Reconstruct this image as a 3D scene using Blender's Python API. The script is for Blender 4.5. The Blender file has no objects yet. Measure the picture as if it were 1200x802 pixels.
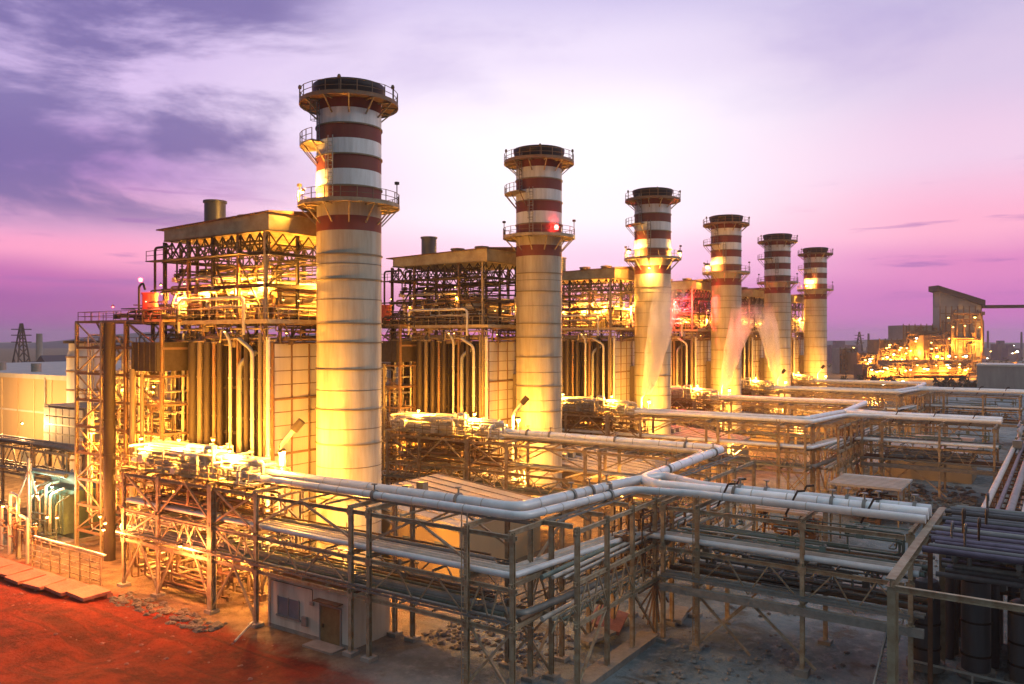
import bpy, math, random
from mathutils import Vector, Matrix
random.seed(7)
S = bpy.context.scene
COL = S.collection
R = math.radians
def lin(r, g, b, s=1.0):
    f = lambda c: ((c/255+0.055)/1.055)**2.4 if c/255 > 0.04045 else c/255/12.92
    return (f(r)*s, f(g)*s, f(b)*s, 1)

# ------------------------------------------------------------------ camera
cam_d = bpy.data.cameras.new('camera'); cam = bpy.data.objects.new('camera', cam_d); COL.objects.link(cam)
cam.location = (-62.9, -63.7, 25.5)
cam.rotation_euler = (R(90), 0, math.atan2(.561, .828)-R(90))
cam_d.sensor_width = 36; cam_d.lens = 28.8; cam_d.shift_y = -5/1200
cam_d.clip_start = 0.5; cam_d.clip_end = 6000
S.camera = cam
S.view_settings.view_transform = 'Standard'; S.view_settings.look = 'None'
S.view_settings.exposure = 0.65; S.view_settings.gamma = 1
S.render.engine = 'CYCLES'
S.cycles.max_bounces = 5; S.cycles.diffuse_bounces = 3; S.cycles.glossy_bounces = 3
S.cycles.transparent_max_bounces = 6; S.cycles.volume_bounces = 1
S.cycles.sample_clamp_indirect = 3; S.cycles.use_light_tree = True
S.cycles.volume_step_rate = 4

# ------------------------------------------------------------------ dusk sky
W = bpy.data.worlds.new('World'); S.world = W; W.use_nodes = True
nt = W.node_tree; nt.nodes.clear()
N = nt.nodes.new; L = nt.links.new
def wm(op, a, b=None, c=None):
    n = N('ShaderNodeMath'); n.operation = op
    for i, q in enumerate((a, b, c)):
        if q is None: continue
        if isinstance(q, (int, float)): n.inputs[i].default_value = q
        else: L(q, n.inputs[i])
    return n.outputs[0]
def wmr(x, a, b, c=0, d=1, smooth=True):
    n = N('ShaderNodeMapRange'); n.interpolation_type = 'SMOOTHSTEP' if smooth else 'LINEAR'
    L(x, n.inputs[0])
    for i, q in enumerate((a, b, c, d)): n.inputs[i+1].default_value = q
    return n.outputs[0]
def wmix(f, a, b, mode='MIX'):
    n = N('ShaderNodeMix'); n.data_type = 'RGBA'; n.blend_type = mode
    if isinstance(f, (int, float)): n.inputs[0].default_value = f
    else: L(f, n.inputs[0])
    for k, q in ((6, a), (7, b)):
        if isinstance(q, tuple): n.inputs[k].default_value = q
        else: L(q, n.inputs[k])
    return n.outputs[2]
tc = N('ShaderNodeTexCoord')
sp = N('ShaderNodeSeparateXYZ'); L(tc.outputs['Generated'], sp.inputs[0])
FX, FY = .828, .561
fw = wm('ADD', wm('MULTIPLY', sp.outputs[0], FX), wm('MULTIPLY', sp.outputs[1], FY))
rt = wm('SUBTRACT', wm('MULTIPLY', sp.outputs[0], FY), wm('MULTIPLY', sp.outputs[1], FX))
az = wm('ARCTAN2', rt, fw)
el = wm('ARCSINE', sp.outputs[2])            # radians; 0.39 at the photo's top edge
cxy = N('ShaderNodeCombineXYZ'); L(az, cxy.inputs[0]); L(el, cxy.inputs[1])
def noise(scale, detail, rough, vscale=(1, 3.2, 1), off=(0, 0, 0), dist=0.0):
    mp = N('ShaderNodeMapping'); L(cxy.outputs[0], mp.inputs[0])
    mp.inputs['Scale'].default_value = vscale; mp.inputs['Location'].default_value = off
    n = N('ShaderNodeTexNoise'); L(mp.outputs[0], n.inputs['Vector'])
    n.inputs['Scale'].default_value = scale; n.inputs['Detail'].default_value = detail
    n.inputs['Roughness'].default_value = rough; n.inputs['Distortion'].default_value = dist
    return n.outputs[0]
wob = wm('MULTIPLY', wm('SUBTRACT', noise(2.2, 3, .5), .5), .05)
elw = wm('ADD', el, wob)
def ramp(stops):
    n = N('ShaderNodeValToRGB'); n.color_ramp.interpolation = 'B_SPLINE' if False else 'EASE'
    L(wmr(elw, -.02, .60, 0, 1, False), n.inputs[0])
    cr = n.color_ramp
    while len(cr.elements) > 1: cr.elements.remove(cr.elements[-1])
    for i, (e, c) in enumerate(stops):
        p = (e+.02)/.62
        x = cr.elements[0] if i == 0 else cr.elements.new(p)
        x.position = p; x.color = lin(*c)
    return n.outputs[0]
left = ramp([(0, (128, 84, 150)), (.045, (150, 84, 158)), (.065, (176, 96, 168)), (.10, (232, 150, 190)), (.135, (214, 158, 200)), (.18, (170, 128, 192)),
             (.26, (202, 178, 222)), (.38, (186, 166, 214)), (.58, (120, 115, 180))])
mid = ramp([(0, (165, 105, 175)), (.04, (200, 140, 195)), (.09, (240, 196, 226)), (.15, (248, 232, 244)), (.25, (246, 238, 248)), (.33, (224, 212, 236)), (.42, (190, 180, 220)), (.58, (130, 130, 195))])
right = ramp([(0, (168, 105, 178)), (.03, (186, 108, 180)), (.08, (208, 126, 184)), (.125, (236, 166, 196)), (.19, (224, 192, 218)), (.28, (204, 186, 216)), (.40, (180, 172, 208)), (.58, (130, 130, 190))])
fm = wmr(az, -.50, .02); fr = wmr(az, .10, .52)
base = wmix(fr, wmix(fm, left, mid), right)
cl = noise(2.6, 7, .58, (1, 3.2, 1), (3.42, 1.9, 0), .3)
cl = wmr(cl, .42, .58)
clmask = wm('MULTIPLY', wmr(az, -.14, -.30), wmr(el, .10, .15))
base = wmix(wm('MULTIPLY', wm('MULTIPLY', cl, clmask), .88), base, lin(102, 92, 152))
cl2 = wmr(noise(5.5, 6, .55, (1, 9, 1), (5.3, 2.4, 0), .2), .55, .66)
m2 = wm('MULTIPLY', cl2, wm('MULTIPLY', wmr(el, .03, .07), wmr(el, .21, .14)))
m2 = wm('MULTIPLY', m2, wm('MAXIMUM', wmr(az, -.2, -.4), wmr(az, .3, .42)))
base = wmix(wm('MULTIPLY', m2, .55), base, lin(140, 96, 168))
cl3 = wmr(noise(2.0, 6, .6, (1, 2.8, 1), (7.7, 3.1, 0), .3), .45, .68)
base = wmix(wm('MULTIPLY', wm('MULTIPLY', cl3, .42), wmr(el, .2, .34)), base, lin(160, 146, 200))
back = wmr(wm('ABSOLUTE', az), .7, 1.7)
base = wmix(back, base, lin(96, 108, 118))
high = wmr(el, .5, 1.1)
base = wmix(high, base, lin(178, 196, 208))
sky = N('ShaderNodeTexSky'); sky.sky_type = 'NISHITA'; sky.sun_disc = False
sky.sun_elevation = R(2.0); sky.sun_rotation = R(90-34-8)
skyc = wmix(1.0, sky.outputs[0], (.006, .006, .006, 1), 'MULTIPLY')
base = wmix(1.0, base, skyc, 'ADD')
bg = N('ShaderNodeBackground'); L(base, bg.inputs[0]); bg.inputs[1].default_value = .76
ow = N('ShaderNodeOutputWorld'); L(bg.outputs[0], ow.inputs[0])

# low afterglow as one very soft sun
sd = bpy.data.lights.new('sun', 'SUN'); sd.energy = 0.5; sd.angle = R(25); sd.color = (1, .88, .86)
sun = bpy.data.objects.new('sun', sd); COL.objects.link(sun)
sdir = Vector((.35, -.80, .50))       # towards the sun
sun.rotation_euler = sdir.to_track_quat('Z', 'Y').to_euler()

# ------------------------------------------------------------------ materials
M = {}
def mat(name, col, rough=.7, metal=0.0, var=.25, scale=1.5, col2=None, bump=0.0, streak=False, bscale=None, emit=None, band=None):
    m = bpy.data.materials.new(name); m.use_nodes = True; t = m.node_tree; n = t.nodes; l = t.links
    b = n['Principled BSDF']; b.inputs['Roughness'].default_value = rough; b.inputs['Metallic'].default_value = metal
    if emit:
        b.inputs['Base Color'].default_value = (*col, 1)
        b.inputs['Emission Color'].default_value = (*emit[0], 1); b.inputs['Emission Strength'].default_value = emit[1]
        M[name] = m; return m
    c = n.new('ShaderNodeTexCoord'); mp = n.new('ShaderNodeMapping'); l.new(c.outputs['Object'], mp.inputs[0])
    mp.inputs['Scale'].default_value = (1, 1, .12) if streak else (1, 1, 1)
    ns = n.new('ShaderNodeTexNoise'); l.new(mp.outputs[0], ns.inputs['Vector'])
    ns.inputs['Scale'].default_value = scale; ns.inputs['Detail'].default_value = 8; ns.inputs['Roughness'].default_value = .65
    r = n.new('ShaderNodeMapRange'); l.new(ns.outputs[0], r.inputs[0]); r.inputs[1].default_value = .35; r.inputs[2].default_value = .7
    mx = n.new('ShaderNodeMix'); mx.data_type = 'RGBA'; l.new(r.outputs[0], mx.inputs[0])
    mx.inputs[6].default_value = (*col, 1)
    c2 = col2 or tuple(q*(1-var) for q in col)
    mx.inputs[7].default_value = (*c2, 1)
    oi = n.new('ShaderNodeObjectInfo'); ov = n.new('ShaderNodeMapRange'); l.new(oi.outputs['Random'], ov.inputs[0]); ov.inputs[3].default_value = .78; ov.inputs[4].default_value = 1.12
    hs = n.new('ShaderNodeHueSaturation'); l.new(mx.outputs[2], hs.inputs['Color']); l.new(ov.outputs[0], hs.inputs['Value']); last = hs.outputs[0]
    l.new(last, b.inputs['Base Color'])
    rr = n.new('ShaderNodeMapRange'); l.new(ns.outputs[0], rr.inputs[0]); rr.inputs[3].default_value = max(rough-.12, .05); rr.inputs[4].default_value = min(rough+.15, 1)
    l.new(rr.outputs[0], b.inputs['Roughness'])
    if bump:
        n2 = n.new('ShaderNodeTexNoise'); l.new(c.outputs['Object'], n2.inputs['Vector']); n2.inputs['Scale'].default_value = bscale or scale*4; n2.inputs['Detail'].default_value = 8
        bp = n.new('ShaderNodeBump'); bp.inputs['Strength'].default_value = bump; bp.inputs['Distance'].default_value = .3
        l.new(n2.outputs[0], bp.inputs['Height']); l.new(bp.outputs[0], b.inputs['Normal'])
    M[name] = m; return m
mat('cream', (.43, .41, .335), .6, 0, .25, .9, (.27, .23, .17), streak=True)
mat('band_red', (.13, .018, .018), .65, 0, .55, 1.1, (.15, .04, .03), streak=True)
mat('band_white', (.70, .72, .74), .6, 0, .2, 1.1, (.46, .46, .46), streak=True)
mat('cap_black', (.008, .010, .018), .5)
mat('ring', (.20, .16, .10), .6)
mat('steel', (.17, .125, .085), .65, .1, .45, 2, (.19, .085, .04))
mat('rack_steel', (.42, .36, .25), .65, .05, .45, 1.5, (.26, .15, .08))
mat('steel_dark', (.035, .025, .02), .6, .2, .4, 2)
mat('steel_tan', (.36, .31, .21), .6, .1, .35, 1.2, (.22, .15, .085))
mat('casing', (.038, .027, .021), .65, .2, .4, .8, streak=True)
mat('duct', (.16, .13, .10), .6, .2, .3, .8, streak=True)
mat('panel', (.42, .40, .38), .6, 0, .25, .6, streak=True)
mat('fascia', (.40, .34, .20), .65, 0, .35, .6, (.24, .18, .10))
mat('pipe_white', (.84, .87, .90), .36, .1, .2, .9, bump=.04, bscale=3)
mat('pipe_pale', (.55, .53, .48), .45, .1, .3, 1.2)
mat('pipe_grey', (.24, .25, .24), .5, .3, .3, 1.2)
mat('pipe_brown', (.20, .12, .07), .55, .2, .4, 1.5)
mat('pipe_green', (.16, .22, .19), .5, .2, .3, 1.5)
mat('pipe_purple', (.13, .11, .17), .45, .4, .4, 1.2)
mat('concrete', (.30, .28, .25), .85, 0, .35, 1.2, bump=.3)
mat('concrete_pink', (.36, .14, .11), .85, 0, .3, 1.2, bump=.3)
mat('roof_tan', (.40, .35, .31), .8, 0, .2, .35, (.30, .25, .21), bump=.1)
mat('wall_beige', (.42, .31, .18), .8, 0, .2, .12, streak=True)
mat('wall_white', (.60, .57, .50), .75, 0, .25, .6, (.38, .33, .26), streak=True)
mat('rust_sheet', (.20, .10, .055), .75, .1, .4, 1.2)
mat('door_brown', (.17, .12, .05), .6)
mat('window_dark', (.14, .17, .22), .5)
mat('green_paint', (.10, .17, .13), .5, .1, .3, 1.5)
mat('red_paint', (.42, .05, .03), .5)
mat('tank_grey', (.12, .12, .13), .45, .3, .4, .8, streak=True)
mat('rock', (.15, .135, .125), .9, 0, .4, 2, bump=.3)
mat('rock_pale', (.27, .26, .25), .9, 0, .3, 2)
mat('tree_dark', (.035, .05, .025), .9, 0, .5, .3)
mat('hill', (.07, .06, .09), .95, 0, .3, .01)
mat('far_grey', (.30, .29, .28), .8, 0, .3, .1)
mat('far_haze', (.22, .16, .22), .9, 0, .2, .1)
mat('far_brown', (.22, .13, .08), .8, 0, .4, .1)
mat('lamp_sodium', (1, .8, .4), .4, emit=((1, .60, .14), 7))
mat('lamp_white', (1, 1, .9), .4, emit=((1, .9, .7), 8))
mat('lamp_red', (1, .1, .1), .4, emit=((1, .06, .05), 14))
mat('lamp_cool', (.8, 1, .9), .4, emit=((.7, 1, .85), 8))

# ground: grey graded fill, red lamplight on the left painted into its colour
def ground_mat():
    m = bpy.data.materials.new('ground_soil'); m.use_nodes = True; t = m.node_tree; n = t.nodes; l = t.links
    b = n['Principled BSDF']; b.inputs['Roughness'].default_value = .92; b.inputs['Specular IOR Level'].default_value = .15
    c = n.new('ShaderNodeTexCoord')
    def nz(s, d=8, r=.6, dist=0):
        q = n.new('ShaderNodeTexNoise'); l.new(c.outputs['Object'], q.inputs['Vector']); q.inputs['Scale'].default_value = s
        q.inputs['Detail'].default_value = d; q.inputs['Roughness'].default_value = r; q.inputs['Distortion'].default_value = dist; return q.outputs[0]
    def mth(op, a, b2):
        q = n.new('ShaderNodeMath'); q.operation = op
        for i, z in enumerate((a, b2)):
            if isinstance(z, (int, float)): q.inputs[i].default_value = z
            else: l.new(z, q.inputs[i])
        return q.outputs[0]
    def mr(x, a, b2):
        q = n.new('ShaderNodeMapRange'); q.interpolation_type = 'SMOOTHSTEP'; l.new(x, q.inputs[0]); q.inputs[1].default_value = a; q.inputs[2].default_value = b2; return q.outputs[0]
    def mx(f, a, b2):
        q = n.new('ShaderNodeMix'); q.data_type = 'RGBA'; l.new(f, q.inputs[0])
        for k, z in ((6, a), (7, b2)):
            if isinstance(z, tuple): q.inputs[k].default_value = (*z, 1)
            else: l.new(z, q.inputs[k])
        return q.outputs[2]
    s = n.new('ShaderNodeSeparateXYZ'); l.new(c.outputs['Object'], s.inputs[0])
    grey = mx(mr(nz(.09, 6), .4, .62), (.25, .30, .32), (.13, .165, .18))
    grey = mx(mr(nz(.9, 10, .7), .45, .72), grey, (.31, .34, .345))
    grey = mx(mr(nz(.22, 8, .65, .6), .52, .66), grey, (.13, .125, .11))
    tan = mx(mr(nz(.5, 8), .4, .65), (.23, .16, .10), (.12, .08, .055))
    # sandy yard among the units, beyond the first rack
    e1 = mth('ADD', mth('ADD', s.outputs[1], mth('MULTIPLY', nz(.12), 16)), mth('MULTIPLY', s.outputs[0], .0))
    col = mx(mr(e1, -18, -4), grey, tan)
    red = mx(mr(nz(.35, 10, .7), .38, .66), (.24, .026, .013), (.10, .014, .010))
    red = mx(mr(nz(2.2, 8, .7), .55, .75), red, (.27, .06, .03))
    e2 = mth('ADD', mth('ADD', mth('MULTIPLY', s.outputs[0], -1), mth('MULTIPLY', nz(.25, 8, .6), 5)), 0)
    mpr = n.new('ShaderNodeMapping'); mpr.inputs['Rotation'].default_value = (0, 0, .25); mpr.inputs['Scale'].default_value = (1.5, .11, 1); l.new(c.outputs['Object'], mpr.inputs[0])
    nr = n.new('ShaderNodeTexNoise'); nr.inputs['Scale'].default_value = .55; nr.inputs['Detail'].default_value = 7; nr.inputs['Distortion'].default_value = .4; l.new(mpr.outputs[0], nr.inputs['Vector'])
    ruts = mr(nr.outputs[0], .54, .64)
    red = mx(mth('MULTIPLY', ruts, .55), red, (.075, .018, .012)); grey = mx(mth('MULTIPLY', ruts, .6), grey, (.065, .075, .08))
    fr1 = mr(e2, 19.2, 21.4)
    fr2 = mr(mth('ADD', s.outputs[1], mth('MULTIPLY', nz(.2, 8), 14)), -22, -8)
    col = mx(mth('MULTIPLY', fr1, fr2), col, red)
    l.new(col, b.inputs['Base Color'])
    h = mth('ADD', mth('MULTIPLY', nz(.5, 10, .65), 1.0), mth('MULTIPLY', nz(4, 8, .7), .2))
    bp = n.new('ShaderNodeBump'); bp.inputs['Strength'].default_value = .9; bp.inputs['Distance'].default_value = .8
    l.new(h, bp.inputs['Height']); l.new(bp.outputs[0], b.inputs['Normal'])
    return m
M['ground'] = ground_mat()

# ------------------------------------------------------------------ mesh helpers
class MB:
    def __init__(s): s.v = []; s.f = []; s.sm = []; s.mi = []
    def add(s, vs, fs, smooth=False, mi=0):
        o = len(s.v); s.v += [tuple(p) for p in vs]; s.f += [tuple(i+o for i in f) for f in fs]
        s.sm += [smooth]*len(fs); s.mi += [mi]*len(fs); return s
    def box(s, x0, x1, y0, y1, z0, z1, mi=0):
        return s.add([(x0,y0,z0),(x1,y0,z0),(x1,y1,z0),(x0,y1,z0),(x0,y0,z1),(x1,y0,z1),(x1,y1,z1),(x0,y1,z1)],
              [(0,3,2,1),(4,5,6,7),(0,1,5,4),(1,2,6,5),(2,3,7,6),(3,0,4,7)], False, mi)
    def bar(s, p, q, w=.2, h=None, mi=0):
        p = Vector(p); q = Vector(q); h = h or w; d = (q-p)
        if d.length < 1e-4: return s
        d.normalize(); up = Vector((0,0,1)) if abs(d.z) < .95 else Vector((1,0,0))
        a = d.cross(up).normalized()*(w/2); b = a.cross(d).normalized()*(h/2)
        vs = [p-a-b, p+a-b, p+a+b, p-a+b, q-a-b, q+a-b, q+a+b, q-a+b]
        return s.add(vs, [(0,1,2,3),(7,6,5,4),(0,4,5,1),(1,5,6,2),(2,6,7,3),(3,7,4,0)], False, mi)
    def ibeam(s, p, q, w=.25, h=.35, mi=0):
        p = Vector(p); q = Vector(q); d = (q-p).normalized(); up = Vector((0,0,1)) if abs(d.z) < .95 else Vector((1,0,0))
        a = d.cross(up).normalized(); b = a.cross(d).normalized()
        t = .12*h
        s.bar(p+b*(h/2-t/2), q+b*(h/2-t/2), w, t, mi); s.bar(p-b*(h/2-t/2), q-b*(h/2-t/2), w, t, mi); s.bar(p, q, w*.16, h-2*t, mi); return s
    def tube(s, path, r, n=10, caps=True, mi=0):
        P = [Vector(p) for p in path]; m = len(P); rings = []
        ref = None
        for i in range(m):
            if i == 0: t = (P[1]-P[0]).normalized(); k = 1
            elif i == m-1: t = (P[-1]-P[-2]).normalized(); k = 1
            else:
                t1 = (P[i]-P[i-1]).normalized(); t2 = (P[i+1]-P[i]).normalized(); t = (t1+t2)
                t = t.normalized() if t.length > 1e-5 else t1
            if ref is None:
                ref = Vector((0,0,1)) if abs(t.z) < .9 else Vector((1,0,0))
            a = (ref - t*ref.dot(t)); 
            if a.length < 1e-4: a = Vector((0,1,0)) - t*t.y
            a.normalize(); b = t.cross(a).normalized(); ref = a
            rings.append([P[i]+a*(r*math.cos(2*math.pi*j/n))+b*(r*math.sin(2*math.pi*j/n)) for j in range(n)])
        vs = [v for g in rings for v in g]; fs = []
        for i in range(m-1):
            for j in range(n):
                k = (j+1) % n; fs.append((i*n+j, i*n+k, (i+1)*n+k, (i+1)*n+j))
        s.add(vs, fs, True, mi)
        if caps: s.add(rings[0], [tuple(range(n))[::-1]], False, mi); s.add(rings[-1], [tuple(range(n))], False, mi)
        return s
    def lathe(s, prof, c=(0,0), n=32, mis=None, smooth=True, a0=0, a1=2*math.pi):
        full = abs(a1-a0-2*math.pi) < 1e-6
        for i in range(len(prof)-1):
            (r0, z0), (r1, z1) = prof[i], prof[i+1]; vs = []; m = n if full else n+1
            for (r, z) in ((r0,z0),(r1,z1)):
                for j in range(m):
                    a = a0+(a1-a0)*j/n; vs.append((c[0]+r*math.cos(a), c[1]+r*math.sin(a), z))
            fs = []
            for j in range(n):
                k = (j+1) % m; fs.append((j, k, m+k, m+j))
            s.add(vs, fs, smooth, mis[i] if mis else 0)
        return s
    def build(s, name, m, parent=None, label=None, kind=None):
        me = bpy.data.meshes.new(name); me.from_pydata(s.v, [], s.f)
        ms = m if isinstance(m, (list, tuple)) else [m]
        for q in ms: me.materials.append(M[q])
        me.polygons.foreach_set('use_smooth', s.sm); me.polygons.foreach_set('material_index', s.mi); me.update()
        o = bpy.data.objects.new(name, me); COL.objects.link(o)
        if parent: o.parent = parent
        if label: o['label'] = label
        if kind: o['kind'] = kind
        return o
def bend(path, r=.8, k=4):
    """round the corners of a polyline"""
    P = [Vector(p) for p in path]; out = [P[0]]
    for i in range(1, len(P)-1):
        a = P[i-1]-P[i]; b = P[i+1]-P[i]; q = min(r, a.length*.45, b.length*.45)
        s0 = P[i]+a.normalized()*q; s1 = P[i]+b.normalized()*q
        for j in range(k+1):
            t = j/k; out.append((1-t)**2*s0+2*t*(1-t)*P[i]+t*t*s1)
    out.append(P[-1]); return out
def tag(o, label, cat, group=None, kind=None):
    if label: o['label'] = label
    if cat: o['category'] = cat
    if group: o['group'] = group
    if kind: o['kind'] = kind
    return o
def empty(name, loc, label, cat, group=None):
    o = bpy.data.objects.new(name, None); COL.objects.link(o); o.location = loc; o.empty_display_size = .5
    return tag(o, label, cat, group)
LK = 3.3
def copy_tree(o, parent=None):
    c = o.copy(); COL.objects.link(c); c.parent = parent
    for ch in [x for x in COL.objects if x.parent == o]: copy_tree(ch, c)
    return c
def light(parent, loc, power, col=(1, .62, .18), size=.25, name='lamp_light'):
    d = bpy.data.lights.new(name, 'POINT'); d.energy = power*LK; d.color = col; d.shadow_soft_size = size
    o = bpy.data.objects.new(name, d); COL.objects.link(o); o.location = loc
    if parent: o.parent = parent
    return o
def rail_into(m, path, h=1.1, step=1.6, t=.05):
    """handrail posts + two rails along a polyline"""
    P = [Vector(p) for p in path]
    for a, b in zip(P[:-1], P[1:]):
        n = max(1, round((b-a).length/step))
        for i in range(n+1):
            p = a.lerp(b, i/n); m.bar(p, p+Vector((0,0,h)), t)
        for z in (h, h*.52): m.bar(a+Vector((0,0,z)), b+Vector((0,0,z)), t)
def clutter(m, x0, x1, y0, y1, z0, z1, n, r=(.05, .14), seed=0, seg=4):
    """dense small-bore pipework with bends and valves"""
    g = random.Random(seed)
    for _ in range(n):
        p = Vector((g.uniform(x0,x1), g.uniform(y0,y1), g.uniform(z0,z1))); path = [p.copy()]; rr = g.uniform(*r)
        ax = g.randrange(3)
        for k in range(seg):
            d = [0,0,0]; lim = ((x0,x1),(y0,y1),(z0,z1))[ax]
            q = p.copy(); q[ax] = g.uniform(*lim)
            if abs(q[ax]-p[ax]) > .4: path.append(q); p = q
            ax = (ax+g.choice((1,2))) % 3
        if len(path) > 1:
            m.tube(bend(path, rr*3, 2), rr, 6)
            if g.random() < .5:
                c = path[1]; w = rr*2.2; m.box(c.x-w, c.x+w, c.y-w, c.y+w, c.z-w, c.z+w)
                m.tube([c, c+Vector((0,0,.5))], .04, 5); m.tube([c+Vector((0,0,.5)), c+Vector((0,0,.56))], .25, 8)
def floodlight(parent, loc, power, tilt=(0,0), kind='lamp_sodium', col=(1,.40,.045), s=.3, name='floodlight', off=(0,0,-.35)):
    m = MB(); m.box(-s*.8, s*.8, -s*.5, s*.5, 0, s*.7)
    m.bar((0,0,s*.7), (0,0,s*1.6), .06)
    o = m.build(name, 'steel_dark', parent); o.location = loc
    b = MB(); b.lathe([(0,-s*.55),(s*.35,-s*.45),(s*.5,-s*.15),(s*.45,-.003)], n=10)
    g = b.build('bulb', kind, o)
    if power: 
        lt = light(o, off, power, col)
    return o
ORD = ['nearest', 'second nearest', 'third', 'fourth', 'fifth', 'farthest']
UX = [40.5*i for i in range(6)]
UY = [0]+[1.5]*5

# ------------------------------------------------------------------ ground, hills
def ground():
    m = MB(); xs = [-900, -200, -80]+[-60+2.0*i for i in range(61)]+[80, 140, 300, 700, 2500, 5000]; ys = [-5000, -2000, -600, -200, -90]+[-70+2.0*i for i in range(61)]+[70, 200, 700, 2500, 5000]
    g = random.Random(3)
    def hgt(x, y):
        if x < -58 or x > 55 or y < -68 or y > 48: return 0
        k = 0
        if x < -19: k = min(1, (-19-x)/6)*.55
        elif y < -36 and -12 < x < 55: k = min(1, (-36-y)/4)*.22
        e = min(x+58, 55-x, y+68, 48-y, 6)/6
        return (math.sin(x*.31+y*.17)+math.sin(y*.43-x*.13)*.7+g.uniform(-.35, .35))*k*e*.6
    nx, ny = len(xs), len(ys)
    vs = [(x, y, hgt(x, y)) for y in ys for x in xs]
    fs = [(j*nx+i, j*nx+i+1, (j+1)*nx+i+1, (j+1)*nx+i) for j in range(ny-1) for i in range(nx-1)]
    m.add(vs, fs, True)
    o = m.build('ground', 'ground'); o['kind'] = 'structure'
ground()
def hills():
    g = random.Random(11); m = MB(); n = 80; D = 2600
    for s in range(n):
        pass
    front = []; 
    for i in range(n+1):
        a = R(-58)+R(136)*i/n; h = 16+14*math.sin(i*.31)+10*math.sin(i*.83+1)+g.uniform(-4,4)
        h = max(h, 5); x, y = math.cos(a)*D-63, math.sin(a)*D-64
        x2, y2 = math.cos(a)*(D-350)-63, math.sin(a)*(D-350)-64
        front.append(((x2,y2,-1),(x,y,h+6),(x*1.15,y*1.15,-1)))
    vs = [p for t in front for p in t]; fs = []
    for i in range(n):
        for k in range(2): fs.append((i*3+k, (i+1)*3+k, (i+1)*3+k+1, i*3+k+1))
    m.add(vs, fs, True); o = m.build('hills', 'hill'); o['kind'] = 'structure'
hills()

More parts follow.
